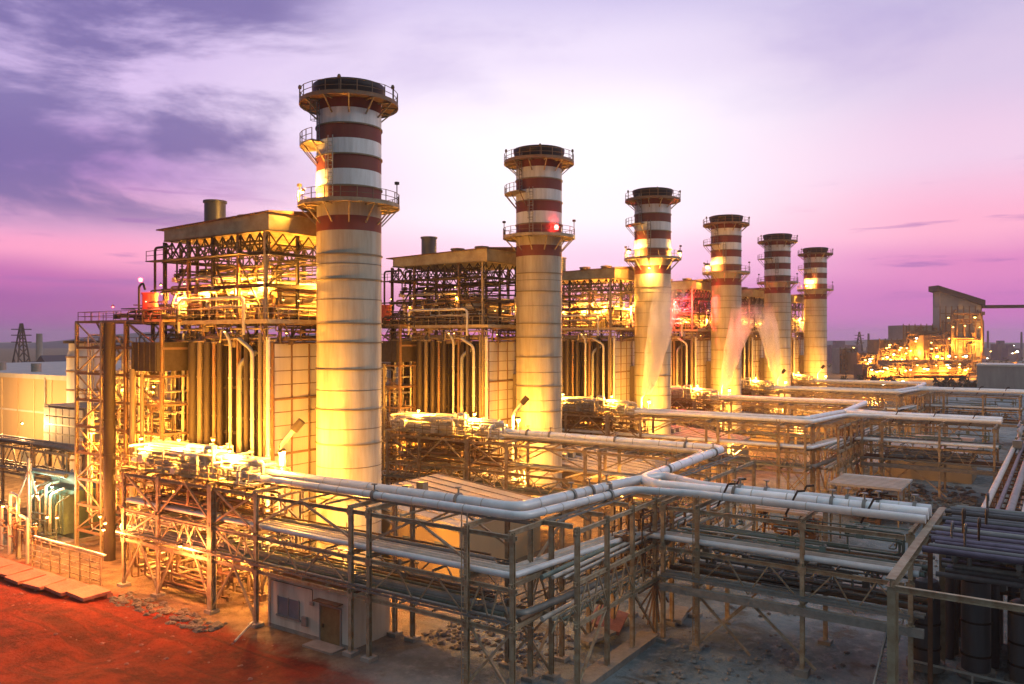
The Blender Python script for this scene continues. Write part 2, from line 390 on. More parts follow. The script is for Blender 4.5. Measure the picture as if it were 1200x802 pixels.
# ------------------------------------------------------------------ chimneys
def fz(z): return 25.5+(z-25.5)*.962
def chimney():
    t = empty('chimney_stack', (0,0,0), '', 'chimney', 'row of striped chimneys')
    r = 3.42
    mi = [0, 1, 0, 1, 2, 1, 2, 1, 2, 1]
    zz = [0]+[fz(q) for q in (37.1, 38.7, 40.1, 41.9, 43.7, 45.3, 47.0, 48.6, 50.3, 51.9)]
    m = MB()
    for i in range(len(mi)):
        m.lathe([(r, zz[i]), (r, zz[i+1])], n=40, mis=[mi[i]])
    m.lathe([(r, zz[-1]), (r-.25, zz[-1]), (r-.25, 44)], n=40, mis=[0, 0])
    m.build('shaft', ['cream', 'band_red', 'band_white'], t)
    c = MB(); c.lathe([(r+.02, 50.8), (r+.1, 51.0), (r+.38, 51.8), (r+.42, 52.25), (r+.1, 52.35), (r-.1, 52.0), (r-.24, 50.8)], n=40)
    c.build('crown', 'cap_black', t)
    for z in (4.2, 8.8, 14.4, 18.0, 22.2, 25.0, 27.0, 31.6, 34.2, fz(41.9), fz(45.3), fz(48.6)):
        q = MB(); q.lathe([(r+.003, z-.07), (r+.13, z-.07), (r+.13, z+.07), (r+.003, z+.07)], n=40, smooth=False); q.build('stiffener_ring', 'ring', t)
    for z in (6.0, 12.0, 16.0, 20.0, 29.5, 33.2):
        q = MB(); q.lathe([(r+.003, z-.03), (r+.04, z-.03), (r+.04, z+.03), (r+.003, z+.03)], n=40, smooth=False); q.build('weld_seam', 'duct', t)
    def gallery(z, ro, zb, lower):
        g = MB(); g.lathe([(r+.05, z-.08), (ro, z-.12), (ro, z+.06), (r+.05, z+.06)], n=32, smooth=False)
        g.lathe([(ro+.003, z-.28), (ro+.06, z-.28), (ro+.06, z+.14), (ro+.003, z+.14)], n=32, smooth=False)
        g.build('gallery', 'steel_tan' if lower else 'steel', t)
        h = MB(); n = 20
        for k in range(n):
            a = 2*math.pi*k/n; b = 2*math.pi*(k+1)/n
            p = Vector((ro*math.cos(a), ro*math.sin(a), z)); q = Vector((ro*math.cos(b), ro*math.sin(b), z))
            h.bar(p, p+Vector((0,0,1.25)), .07)
            for dz in (1.25, .65): h.bar(p+Vector((0,0,dz)), q+Vector((0,0,dz)), .055)
        h.build('handrail', 'steel', t)
        for k in range(12):
            a = 2*math.pi*(k+.5)/12; ca, sa = math.cos(a), math.sin(a)
            b = MB(); b.bar(((r+.02)*ca, (r+.02)*sa, zb), ((ro-.1)*ca, (ro-.1)*sa, z-.22), .13)
            b.bar(((r+.02)*ca, (r+.02)*sa, z-.2), ((ro-.1)*ca, (ro-.1)*sa, z-.2), .13)
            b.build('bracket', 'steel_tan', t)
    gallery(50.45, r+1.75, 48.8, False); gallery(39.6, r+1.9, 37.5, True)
    # maintenance landing on the camera-left side
    lf = Vector((-.561, .828, 0)).normalized(); nr = Vector((-.828, -.561, 0))
    def arc_landing(a0, a1, z, ro):
        g = MB(); g.lathe([(r+.05, z-.1), (ro, z-.1), (ro, z+.05), (r+.05, z+.05), (r+.05, z-.1)], n=10, smooth=False, a0=a0, a1=a1); g.build('landing', 'steel_tan', t)
        h = MB()
        for k in range(7):
            a = a0+(a1-a0)*k/6; p = Vector((ro*math.cos(a), ro*math.sin(a), z)); h.bar(p, p+Vector((0,0,1.2)), .07)
            if k < 6:
                b = a0+(a1-a0)*(k+1)/6; q = Vector((ro*math.cos(b), ro*math.sin(b), z))
                for dz in (1.2, .6): h.bar(p+Vector((0,0,dz)), q+Vector((0,0,dz)), .05)
            if k % 2 == 0: h.bar((r*math.cos(a), r*math.sin(a), z-2), (ro*math.cos(a)*.98, ro*math.sin(a)*.98, z-.1), .1)
        h.build('handrail', 'steel', t)
    al = math.atan2(lf.y, lf.x)
    arc_landing(al-.25, al+.95, 45.8, r+1.7)
    def ladder(ang, z0, z1):
        d = Vector((math.cos(ang), math.sin(ang), 0)); s = Vector((-d.y, d.x, 0)); o = d*(r+.25)
        q = MB()
        for k in (-.28, .28): q.bar(o+s*k+Vector((0,0,z0)), o+s*k+Vector((0,0,z1)), .07)
        z = z0
        while z < z1: q.bar(o-s*.28+Vector((0,0,z)), o+s*.28+Vector((0,0,z)), .045); z += .4
        z = z0+2.2; prev = None
        while z < z1-.2:
            ring = [o+s*(.42*math.cos(b))+d*(.42+.42*math.sin(b))+Vector((0,0,z)) for b in [math.pi*(-.35+1.7*j/8) for j in range(9)]]
            for a_, b_ in zip(ring[:-1], ring[1:]): q.bar(a_, b_, .045)
            if prev:
                for j in (1, 4, 7): q.bar(prev[j], ring[j], .04)
            prev = ring; z += .9
        q.build('caged_ladder', 'pipe_grey', t)
    an = math.atan2(nr.y, nr.x)
    ladder(an-.35, 39.7, 46.4); ladder(an-.85, 45.9, 51.4)
    # floodlight poles on the lower gallery and aviation beacons
    for k, (a, hh) in enumerate(((al+.1, 2.0), (al+math.pi-.1, 2.2))):
        p = Vector((math.cos(a), math.sin(a), 0))*(r+1.8)
        b = MB(); b.bar(p+Vector((0,0,39.6)), p+Vector((0,0,39.6+hh)), .08); b.box(p.x-.18, p.x+.18, p.y-.18, p.y+.18, 39.6+hh, 39.9+hh)
        b.build('lamp_pole', 'steel_dark', t)
    for a in (al+.3, al+math.pi-.3, an):
        p = Vector((math.cos(a), math.sin(a), 0))*(r+1.7)
        b = MB(); b.bar(p+Vector((0,0,50.5)), p+Vector((0,0,51.7)), .06); b.lathe([(.16,51.7),(.2,51.9),(.12,52.1),(0,52.15)], c=(p.x,p.y), n=8); b.build('beacon_mast', 'steel', t)
    return t
st0 = chimney(); STACKS = [st0]+[copy_tree(st0) for _ in range(5)]
SL = ['largest red and white banded chimney, nearest of the row, yellow light at its lower gallery',
      'second chimney from the left, with a red beacon at its lower gallery',
      'third striped chimney from the left, glowing lamps on both sides below its bands',
      'fourth striped chimney from the left, one bright lamp on its left side',
      'fifth striped chimney from the left, without a floodlight on its bands',
      'smallest and farthest striped chimney, last one at the right of the row']
al = math.atan2(.828, -.561); an = math.atan2(-.561, -.828)
for i, t in enumerate(STACKS):
    t.location = (UX[i], UY[i], 0); t['label'] = SL[i]
    if i: t.scale.z = 1.022
    def glow(a, z, P, rr=1.2, kind='lamp_sodium', col=(1,.46,.07), s=.32):
        p = (math.cos(a)*(3.42+rr), math.sin(a)*(3.42+rr), z)
        floodlight(t, p, P, kind=kind, col=col, s=s, off=(0,0,-.45))
    if i == 0: glow(al+.35, 40.9, 2600, 1.5)
    if i == 2: glow(al+.35, 40.9, 3500, 1.7, s=.6); glow(al+math.pi-.15, 40.7, 2200, 1.6, s=.6); glow(an-.3, 37.6, 1200, 1.6)
    if i == 3: glow(al+.4, 41.0, 4200, 1.8, s=.8)
    if i == 5: glow(al+.7, 40.9, 4500, 1.6, s=.6)
    if i == 1:
        p = (math.cos(an+.75)*3.6, math.sin(an+.75)*3.6, 40.4); b = MB(); b.lathe([(0,0),(.3,0),(.35,.4),(.2,.7),(0,.75)], n=10)
        o = b.build('red_beacon', 'lamp_red', t); o.location = p; light(o, (-.3,-.3,.3), 150, (1,.05,.04))

# ------------------------------------------------------------------ heat recovery boilers
def boiler():
    t = empty('boiler_building', (0,0,0), '', 'boiler', 'boiler buildings behind the chimneys')
    m = MB(); m.box(-4.9, 4.9, 6, 22.4, .8, 25.0); m.box(-5.3, 5.3, 7, 21.4, 0, .8)
    m.build('casing', 'casing', t)
    k = 0
    for v in [6.6+.86*i for i in range(19)]:                       # stiffening fins on both long faces
        b = MB(); b.box(-5.45, -4.903, v-.07, v+.07, 2, 24.6); b.box(4.903, 5.45, v-.07, v+.07, 2, 24.6); b.build('casing_fin', 'casing', t)
    for z in (5, 10, 15, 20):
        b = MB(); b.box(-5.25, -4.905, 6.1, 22.3, z-.15, z+.15); b.box(4.905, 5.25, 6.1, 22.3, z-.15, z+.15); b.build('buckstay', 'steel_dark', t)
    # transition duct to the chimney
    b = MB(); b.box(.2, 3, 2.4, 4.85, 6, 20); b.build('outlet_duct', 'duct', t)
    # panelled end wall (faces the chimney)
    w = MB(); w.box(-6.1, 6.1, 5.0, 5.3, 1.5, 25)
    w.build('end_wall', 'steel', t)
    pn = MB(); nx = 5; zs = [1.7+1.45*i for i in range(17)]
    for i in range(nx):
        x0 = -6.05+i*12.1/nx+.09; x1 = -6.05+(i+1)*12.1/nx-.09
        for a, c in zip(zs[:-1], zs[1:]):
            pn.box(x0, x1, 4.93, 4.997, a+.05, c-.05)
    pn.build('wall_panel', 'panel', t)
    for i in range(nx+1):
        x = -6.05+i*12.1/nx; b = MB(); b.bar((x, 4.9, 1), (x, 4.9, 25), .16); b.build('wall_mullion', 'steel', t)
    for z in (7.5, 13.2, 19.0):
        b = MB(); b.bar((-6.1, 4.86, z), (6.1, 4.86, z), .1, .2); b.build('wall_girt', 'steel', t)
    # columns
    for u in (-6.5, 6.5):
        for v in (5.6, 10, 14.4, 18.8, 23.4):
            b = MB(); b.ibeam((u, v, 0), (u, v, 36.6), .34, .34)
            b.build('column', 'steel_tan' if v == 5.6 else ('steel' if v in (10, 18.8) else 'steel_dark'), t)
    for u in (-2.2, 2.2):
        for v in (5.6, 23.4):
            b = MB(); b.ibeam((u, v, 27.5), (u, v, 36.6), .3, .3); b.build('column', 'steel_dark', t)
    # ring beams
    for z in (25.3, 31.0, 34.4):
        for (p, q) in (((-6.5, 5, z), (-6.5, 24, z)), ((6.5, 5, z), (6.5, 24, z)), ((-6.5, 5.4, z), (6.5, 5.4, z)), ((-6.5, 23.4, z), (6.5, 23.4, z))):
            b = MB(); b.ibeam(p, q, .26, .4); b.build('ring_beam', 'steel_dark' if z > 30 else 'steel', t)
    # operating deck
    d = MB(); d.box(-7.6, 7.6, 3.9, 24.8, 27.3, 27.42); d.build('deck', 'steel', t)
    d = MB()
    for (p, q) in (((-7.6, 3.9, 27.2), (-7.6, 24.8, 27.2)), ((7.6, 3.9, 27.2), (7.6, 24.8, 27.2)), ((-7.6, 3.9, 27.2), (7.6, 3.9, 27.2)), ((-7.6, 24.8, 27.2), (7.6, 24.8, 27.2))): d.bar(p, q, .14, .45)
    for k in range(9): d.bar((-7.5, 4.5+2.5*k, 27.1), (7.5, 4.5+2.5*k, 27.1), .14, .3)
    d.build('deck_beam', 'steel_tan', t)
    h = MB(); rail_into(h, [(-7.55, 24.7, 27.42), (-7.55, 4, 27.42), (7.55, 4, 27.42), (7.55, 24.7, 27.42)], 1.2, 1.4, .07); h.build('deck_handrail', 'steel_tan', t)
    # knee braces and truss under the deck
    b = MB()
    for k in range(8):
        v = 5.2+2.5*k; b.bar((-6.6, v, 25.3), (-6.6, v+1.25, 27), .12); b.bar((-6.6, v+1.25, 27), (-6.6, v+2.5, 25.3), .12)
        b.bar((-6.6, v, 24.6), (-7.5, v, 27), .1)
    for k in range(6):
        u = -6+2*k; b.bar((u, 4.5, 25.3), (u+1, 4.5, 27), .12); b.bar((u+1, 4.5, 27), (u+2, 4.5, 25.3), .12)
    b.build('deck_truss', 'steel', t)
    # upper catwalk
    d = MB(); d.box(-8.1, -6.75, 8, 24.8, 34.3, 34.4); rail_into(d, [(-8.05, 8, 34.4), (-8.05, 24.7, 34.4)], 1.1, 1.6, .06); d.build('catwalk', 'steel_dark', t)
    d = MB(); d.box(-6, 6, 7.5, 9, 31.1, 31.2); d.box(-6, 6, 15, 16.5, 31.1, 31.2)
    rail_into(d, [(-6, 7.5, 31.2), (6, 7.5, 31.2)], 1.1, 1.6, .06); rail_into(d, [(-6, 15, 31.2), (6, 15, 31.2)], 1.1, 1.6, .06); d.build('drum_walkway', 'steel_dark', t)
    # roof truss lattice
    for u in (-6.5, 6.5):
        b = MB()
        for k in range(12):
            v = 5+1.55*k; b.bar((u, v, 34.5), (u, v+1.55, 36.5), .14); b.bar((u, v+1.55, 34.5), (u, v, 36.5), .11); b.bar((u, v, 34.5), (u, v, 36.5), .12)
        b.build('roof_truss', 'steel_dark', t)
    for v in (5.3, 14.4, 23.4):
        b = MB()
        for k in range(7):
            u = -6.3+1.8*k; b.bar((u, v, 34.5), (u+1.8, v, 36.5), .14); b.bar((u+1.8, v, 34.5), (u, v, 36.5), .11)
        b.build('roof_truss', 'steel_dark', t)
    for (p, q) in (((-6.5, 5.6, 27.5), (-6.5, 10, 34)), ((-6.5, 23.4, 27.5), (-6.5, 18.8, 34)), ((-6.5, 14.4, 34), (-6.5, 10, 27.5)), ((-6.5, 5.3, 31), (-2.2, 5.3, 34)), ((2.2, 5.3, 34), (6.5, 5.3, 31))):
        b = MB(); b.bar(p, q, .16); b.build('brace', 'steel_dark', t)
    # roof
    f = MB()
    f.box(-7.0, 7.0, 4.5, 22.9, 36.6, 36.75)
    f.add([(-7.0,4.5,36.6),(7.0,4.5,36.6),(7.0,22.8,36.6),(-7.0,22.8,36.6),(-7.0,4.5,38.5),(7.0,4.5,38.5),(7.0,22.8,38.0),(-7.0,22.8,38.0)],
          [(0,1,5,4),(1,2,6,5),(2,3,7,6),(3,0,4,7)])
    f.build('roof_fascia', 'fascia', t)
    f = MB(); f.add([(-7.2,4.3,38.52),(7.2,4.3,38.52),(7.2,24.1,37.97),(-7.2,24.1,37.97),(-7.2,4.3,38.64),(7.2,4.3,38.64),(7.2,24.1,38.1),(-7.2,24.1,38.1),(0,4.3,39.3),(0,24.1,38.8)],
          [(0,3,2,1),(0,1,5,8,4),(1,2,6,5),(2,3,7,9,6),(3,0,4,7),(4,8,9,7),(8,5,6,9)])
    f.build('roof_sheet', 'rust_sheet', t)
    for (u, v, r_, h_) in ((-3.2, 18.6, 1.2, 2.3),):
        b = MB(); b.lathe([(r_, 38.4), (r_, 38.9+h_), (r_+.14, 38.9+h_), (r_+.14, 39.15+h_), (r_-.2, 39.15+h_), (r_-.2, 38.7)], c=(u, v), n=20); b.build('roof_vent', 'tank_grey', t)
    for (u, v) in ((-3, 13), (-3.2, 8.2)):
        b = MB(); b.lathe([(1.0, 38.3), (1.0, 39.1), (1.15, 39.1), (1.1, 39.3), (0, 39.45)], c=(u, v), n=16); b.build('roof_ventilator', 'steel', t)
    # steam drums across the boiler
    for v, z, r_ in ((8.8, 30.3, .95), (12.6, 30.0, .8), (17.6, 30.4, 1.0)):
        b = MB(); n = 20; P = [(-6.0,0),(-5.85,.45),(-5.5,.8),(-5.0,1),(5.0,1),(5.5,.8),(5.85,.45),(6.0,0)]
        vs = [(x, v+r_*k_*math.cos(2*math.pi*j/n), z+r_*k_*math.sin(2*math.pi*j/n)) for x, k_ in P for j in range(n)]
        fs = [(i*n+j, i*n+(j+1) % n, (i+1)*n+(j+1) % n, (i+1)*n+j) for i in range(len(P)-1) for j in range(n)]
        b.add(vs, fs, True); b.build('steam_drum', 'pipe_pale', t)
        for x in (-4, 4):
            c = MB(); c.box(x-.25, x+.25, v-.9, v+.9, 27.42, z-.7); c.build('drum_saddle', 'steel_dark', t)
    # riser pipes from casing to drums
    for k in range(14):
        v = 6.6+1.15*k; b = MB(); b.tube(bend([(-4.3+(k % 3)*.7, v, 27.4), (-4.3+(k % 3)*.7, v, 33.2), (-1, v, 33.6)], .6), .16, 8); b.build('riser_pipe', 'pipe_brown' if k % 2 else 'steel_dark', t)
    c = MB(); clutter(c, -6.9, 6.5, 5, 23.5, 27.6, 31.5, 75, (.05, .17), 21); c.build('deck_pipework', 'pipe_brown', t, kind='stuff')
    c = MB(); clutter(c, -6.9, 6.5, 4.4, 23.5, 27.6, 32.5, 50, (.05, .12), 22); c.build('instrument_pipework', 'pipe_pale', t, kind='stuff')
    c = MB(); clutter(c, -7.3, -5.6, 4.3, 24, 24.6, 27, 40, (.05, .14), 23); c.build('header_pipework', 'steel_tan', t, kind='stuff')
    c = MB(); clutter(c, -6, 7, 4.0, 4.8, 24.9, 27, 22, (.05, .12), 24); c.build('header_pipework', 'steel', t, kind='stuff')
    c = MB(); clutter(c, -6.5, 6.5, 5, 23.5, 32, 36, 34, (.05, .12), 25); c.build('vent_pipework', 'steel_dark', t, kind='stuff')
    c = MB(); clutter(c, -8.4, -5.7, 4, 23, .3, 8, 40, (.06, .2), 26); c.build('ground_pipework', 'pipe_brown', t, kind='stuff')
    # tall vertical pipes on the camera side
    def vp(v, r_, mt, top=26.2, u=-7.1, bot=6, br=None):
        path = [(u, v, bot), (u, v, top)] if br is None else [(u, v, bot), (u, v, top-1.2)]+[(u+br[0], v+br[1], top)]
        b = MB(); b.tube(bend(path, .7), r_, 12); z = bot+2.5
        while z < top-2: b.tube([(u, v, z), (u, v, z+.16)], r_+.05, 12); z += 4.2
        b.build('downcomer_pipe', mt, t)
    vp(22.2, .16, 'pipe_pale', 25); vp(20.8, .3, 'duct', 25); vp(19.0, .15, 'pipe_pale', 26); vp(17.2, .5, 'casing', 25)
    vp(15.9, .32, 'duct', 26.5, br=(1.5, .6)); vp(14.6, .38, 'casing', 25); vp(13.4, .2, 'steel', 25)
    vp(12.4, .3, 'casing', 25); vp(10.6, .17, 'pipe_pale', 26.4, br=(0, 1.2)); vp(9.0, .28, 'pipe_grey', 24, br=(1.4, -1.0))
    vp(7.9, .3, 'casing', 26); vp(6.6, .2, 'pipe_pale', 25.4, u=-7.4, br=(0, 2.2)); vp(5.5, .2, 'duct', 26, u=-7.3)
    vp(4.6, .22, 'pipe_pale', 25.6, u=-7.0, bot=3)
    b = MB(); b.tube(bend([(-7.7, 18.9, 26), (-7.7, 18.9, 29.7), (-7.7, 7.6, 29.7), (-7.7, 7.6, 25.8)], .7), .17, 8); b.build('loop_pipe', 'pipe_pale', t)
    b = MB(); b.tube(bend([(-7.0, 24.6, 27.5), (-7.0, 24.6, 36.0), (-7.0, 21.6, 36.0)], .5), .15, 8); b.build('vent_line', 'steel_dark', t)
    b = MB(); b.tube(bend([(-7.2, 25.2, 28), (-7.2, 25.2, 31), (-7.2, 21.0, 31)], .5), .1, 8); b.build('vent_line', 'steel_dark', t)
    b = MB()
    for k in range(9): b.bar((-8.0, 7.2+1.9*k, 9.5), (-5.4, 7.2+1.9*k, 9.5), .12)
    b.box(-8.3, -6.6, 5, 23, 9.6, 9.7); rail_into(b, [(-8.25, 5, 9.7), (-8.25, 23, 9.7)], 1.1, 1.5, .06); b.build('low_walkway', 'steel_tan', t)
    return t
b0 = boiler()
g = random.Random(55)
for k in range(14):
    u, v, z = (g.choice([-7.3, -6.8, -5.0]), g.uniform(5, 23), g.choice([29.6, 30.6, 31.6, 26.2, 33.2])) if k < 9 else (g.uniform(-6, 6), 4.2, g.choice([29.5, 31.5, 26]))
    floodlight(b0, (u, v, z), 0, s=.2)
b0 = b0; BO = [b0]+[copy_tree(b0) for _ in range(5)]
BL = ['largest brown boiler with flat tan roof and yellow lit deck behind the nearest chimney',
      'second boiler from the left, tan roof, mostly unlit upper deck behind the second chimney',
      'third boiler from the left with a bright yellow deck beside the third chimney',
      'fourth boiler from the left, reddish steelwork behind the fourth chimney',
      'fifth boiler from the left, partly hidden behind the fifth chimney',
      'farthest boiler, half hidden behind the smallest chimney']
SOD = (1, .38, .035)
for i, t in enumerate(BO):
    t.location = (UX[i], UY[i], 0); t['label'] = BL[i]
    if i in (0, 2, 5):
        spots = [(-6.2, 7, 31.4, 1700), (-5.8, 11.5, 30.8, 1300), (-6.2, 16, 30.6, 1200), (-6.2, 21, 30.2, 900), (1, 4.9, 31.6, 1500), (4.6, 4.9, 30.4, 900), (0, 13, 32, 900)]
    elif i == 1: spots = [(-6.6, 10.5, 31.6, 350), (-6.2, 20, 30.4, 120), (2, 5, 30.5, 160)]
    elif i == 3: spots = [(-6.4, 7, 29.6, 500), (1, 4.9, 29.8, 900), (-6.2, 15, 30, 300)]
    else: spots = [(-6.4, 7, 30, 600), (2, 4.9, 29.6, 900)]
    for k, (x, y, z, P) in enumerate(spots):
        floodlight(t, (x, y, z), P*(2.3 if i in (0, 2) else 1), s=.26, col=SOD)
    if i == 3:
        light(floodlight(t, (-8.2, 9, 33.8), 0, kind='lamp_red'), (0, 0, -.5), 9000, (1, .05, .05)); light(floodlight(t, (-7.9, 17, 30.8), 0, kind='lamp_red'), (0, 0, -.5), 4000, (1, .05, .05))
    floodlight(t, (-8.3, 8, 9.3), 650, s=.22, col=SOD)
    floodlight(t, (-8.3, 18, 9.0), 650, s=.22, col=SOD)

# ------------------------------------------------------------------ pipe racks
def rack(name, label, bays, width, axis, org, levels, group='pipe racks', pw=.32, thick=(), braces=(), mt='rack_steel', dup=None):
    """posts at distances `bays` along axis (x or y) from org; second row offset by width"""
    t = empty(name, (org[0], org[1], 0), label, 'pipe rack', group)
    def P(s, w, z): return (s, w, z) if axis == 'x' else (w, s, z)
    top = levels[-1]
    for k, s in enumerate(bays):
        for w in (0, width):
            b = MB(); ww = pw*(1.9 if (k in thick and w == 0) else 1); b.ibeam(P(s, w, .3), P(s, w, top), ww, ww); b.build('post', mt, t)
            f = MB(); p = P(s, w, 0)
            for z in levels:
                for dz in (-.55,): q_ = P(s, w, z-.36); b2 = MB(); f2 = .3; b2.bar(P(s-f2, w-.14 if w == 0 else w+.14, z-.36), P(s+f2, w-.14 if w == 0 else w+.14, z-.36), .03, .62); b2.build('gusset_plate', mt, t)
            f.box(p[0]-.5, p[0]+.5, p[1]-.5, p[1]+.5, -.3, .3); f.build('footing', 'concrete', t)
        for z in levels:
            b = MB(); b.ibeam(P(s, -.35, z), P(s, width+.35, z), .24, .34); b.build('cross_beam', mt, t)
    for z in levels:
        for w in (0, width):
            b = MB(); b.ibeam(P(bays[0]-.4, w, z-.36), P(bays[-1]+.4, w, z-.36), .2, .3); b.build('side_beam', mt, t)
    for a, c in zip(bays[:-1], bays[1:]):          # extra supports between the posts
        n = int((c-a)/2.5)
        for j in range(1, n):
            s = a+(c-a)*j/n
            for z in levels: b = MB(); b.bar(P(s, 0, z-.1), P(s, width, z-.1), .12, .16); b.build('pipe_support', mt, t)
    for w, z in ((width*.5, levels[-1]+.12), (-.55 if width > 0 else .55, levels[0]+.5), (width*.82, levels[1]+.1)):
        b = MB(); e = .32
        for k_ in (-e, e): b.bar(P(bays[0], w+k_, z+.06), P(bays[-1], w+k_, z+.06), .04, .16)
        n_ = int(abs(bays[-1]-bays[0])/1.2)
        for j in range(n_): s_ = bays[0]+(bays[-1]-bays[0])*j/n_; b.bar(P(s_, w-e, z), P(s_, w+e, z), .06, .04)
        b.build('cable_tray', 'pipe_grey', t)
    for a, c in zip(bays[:-1], bays[1:]):
        if abs(c-a) < 3.5: continue
        mid = (a+c)/2; lo, hi = levels[0], levels[1]-.4
        for w in (0, width):
            for (p0, z0, p1, z1) in ((a, lo, a+(mid-a)*.6, hi), (mid, lo, a+(mid-a)*.6, hi), (mid, lo, c-(c-mid)*.6, hi), (c, lo, c-(c-mid)*.6, hi)):
                b = MB(); b.bar(P(p0, w, z0), P(p1, w, z1), .1); b.build('lattice_bar', mt, t)
        b = MB(); b.bar(P(a, width*.5, levels[0]-.7), P(c, width*.5, levels[0]-.7), .12); b.build('tie_beam', mt, t)
    s_ = bays[1]; b = MB()
    for k_ in (-.25, .25): b.bar(P(s_+k_, -.3 if width > 0 else .3, .2), P(s_+k_, -.3 if width > 0 else .3, top+1), .06)
    for j in range(int(top/.4)): b.bar(P(s_-.25, -.3 if width > 0 else .3, .4+.4*j), P(s_+.25, -.3 if width > 0 else .3, .4+.4*j), .04)
    b.build('ladder', mt, t)
    for (a, c, z0, z1, w) in braces:
        b = MB(); b.bar(P(a, w, z0), P(c, w, z1), .17); b.build('brace', mt, t)
    return t
RV = [-16.6, -4.3, 2, 10.5, 16.5]
def along_rack(label, i):
    bays = [-31.7, -27.7, -18.0, -16.0, -4.3, 2.0, 10.5, 16.5]
    br = []
    for w in (0, 5.2):
        br += [(-4.3, -1.2, 0.4, 4.8, w), (2, -1.2, .4, 4.8, w), (2, 6.2, .4, 7.8, w), (10.5, 6.2, .4, 7.8, w), (10.5, 13.5, .4, 4.8, w), (16.5, 13.5, .4, 4.8, w),
               (-4.3, 2, 8.2, 11.7, w), (2, -4.3, 8.2, 11.7, w), (2, 6.2, 8.2, 11.7, w), (10.5, 6.2, 8.2, 11.7, w), (-4.3, 2, 5, 8, w), (10.5, 16.5, 8.2, 11.7, w), (16.5, 10.5, 5.2, 8.2, w),
               (-18, -22.8, 9.4, 11.7, w), (-27.7, -22.8, 9.4, 11.7, w), (-16, -10, 9.4, 11.7, w), (-4.3, -10, 9.0, 11.7, w), (-27.7, -31.7, .4, 5.0, w), (-31.7, -27.7, .4, 5.0, w)]
    t = rack('pipe_rack', label, bays, 5.2, 'y', (-15.6+UX[i], 0), [5.2, 8.2, 11.9], thick=(5,), braces=br)
    # brackets on top: walkway & its handrail over the lit end
    d = MB(); d.box(.2, 1.3, -3, 17.4, 12.1, 12.2); rail_into(d, [(.2, -3, 12.2), (.2, 17.3, 12.2)], 1.2, 1.4, .08); rail_into(d, [(5.0, -3, 12.0), (5.0, 17.3, 12.0)], 1.2, 1.4, .08); d.build('walkway', 'steel_tan', t)
    c = MB(); clutter(c, .1, 5.2, -3, 18, 12.2, 14.4, 60, (.06, .2), 31); c.build('valve_pipework', 'pipe_pale', t, kind='stuff')
    c = MB(); clutter(c, .1, 5.2, -4, 18, 8.3, 11.4, 45, (.05, .16), 32); c.build('valve_pipework', 'pipe_brown', t, kind='stuff')
    c = MB(); clutter(c, .1, 5.2, -4, 18, 5.3, 7.9, 30, (.05, .16), 33); c.build('valve_pipework', 'pipe_pale', t, kind='stuff')
    c = MB(); clutter(c, .4, 7, 0, 18, .3, 4.8, 45, (.06, .2), 34); c.build('ground_pipework', 'pipe_brown', t, kind='stuff')
    c = MB(); clutter(c, .2, 5, -30, -5, 5.4, 6.6, 16, (.04, .1), 35, 3); c.build('ground_pipework', 'pipe_grey', t, kind='stuff')
    # small bore lines along the rack
    g = random.Random(41)
    for z, lo in ((5.45, [.4, .9, 2.6, 3.3, 3.8, 4.4]), (8.45, [2.9, 3.5, 4.1, 4.8]), (12.15, [4.3, 4.8])):
        for w in lo:
            r_ = g.uniform(.08, .2); b = MB(); b.tube(bend([(w, 17, z+r_), (w, -31.2+w, z+r_), (w, -31.2+w, z+r_-.01)][:2], .4), r_, 8)
            b.build('small_pipe', g.choice(['pipe_brown', 'pipe_pale', 'pipe_grey', 'pipe_green']), t)
    # frames and pumps standing on the walkway
    b = MB(); b.tube(bend([(1.2, 4.6, 12.2), (1.2, 4.6, 15), (1.2, 3.4, 15), (1.2, 3.4, 12.2)], .2), .22, 8); b.tube(bend([(1.2, 3.2, 13.4), (1.2, -.6, 13.1), (1.2, -.6, 12.2)], .2), .16, 8); b.build('expansion_loop', 'pipe_pale', t)
    b = MB(); b.tube(bend([(3, 10, 12.2), (3, 10, 14.6), (3, 6.6, 14.6), (3, 6.6, 12.2)], .4), .2, 8); b.build('expansion_loop', 'pipe_pale', t)
    return t
RL = ['nearest pipe rack on brown posts, crowded yellow lit end above the red ground',
      'second pipe rack, glowing yellow where it passes the second chimney',
      'third pipe rack, passing in front of the third chimney',
      'fourth pipe rack, thin yellow line in front of the fourth chimney',
      'fifth pipe rack, in front of the fifth chimney',
      'farthest pipe rack, ending at the smallest chimney']
r0 = along_rack(RL[0], 0); RK = [r0]
for i in range(1, 6):
    c = copy_tree(r0); c.location.x = -15.6+UX[i]; c.location.y = 1.0 if i else 0; c['label'] = RL[i]; RK.append(c)
CL = ['pipe rack corner on tall posts in the foreground centre, joining the two nearest racks', 'middle connecting pipe rack, before the far canopy roof', 'farthest connecting pipe rack, small and lit orange']
ML = ['pipe rack carrying two thick silver pipes to the lower right', 'middle silver pipe rack running to the right edge behind the grey yard', 'farthest silver pipe rack at the right, beside the grey warehouse']
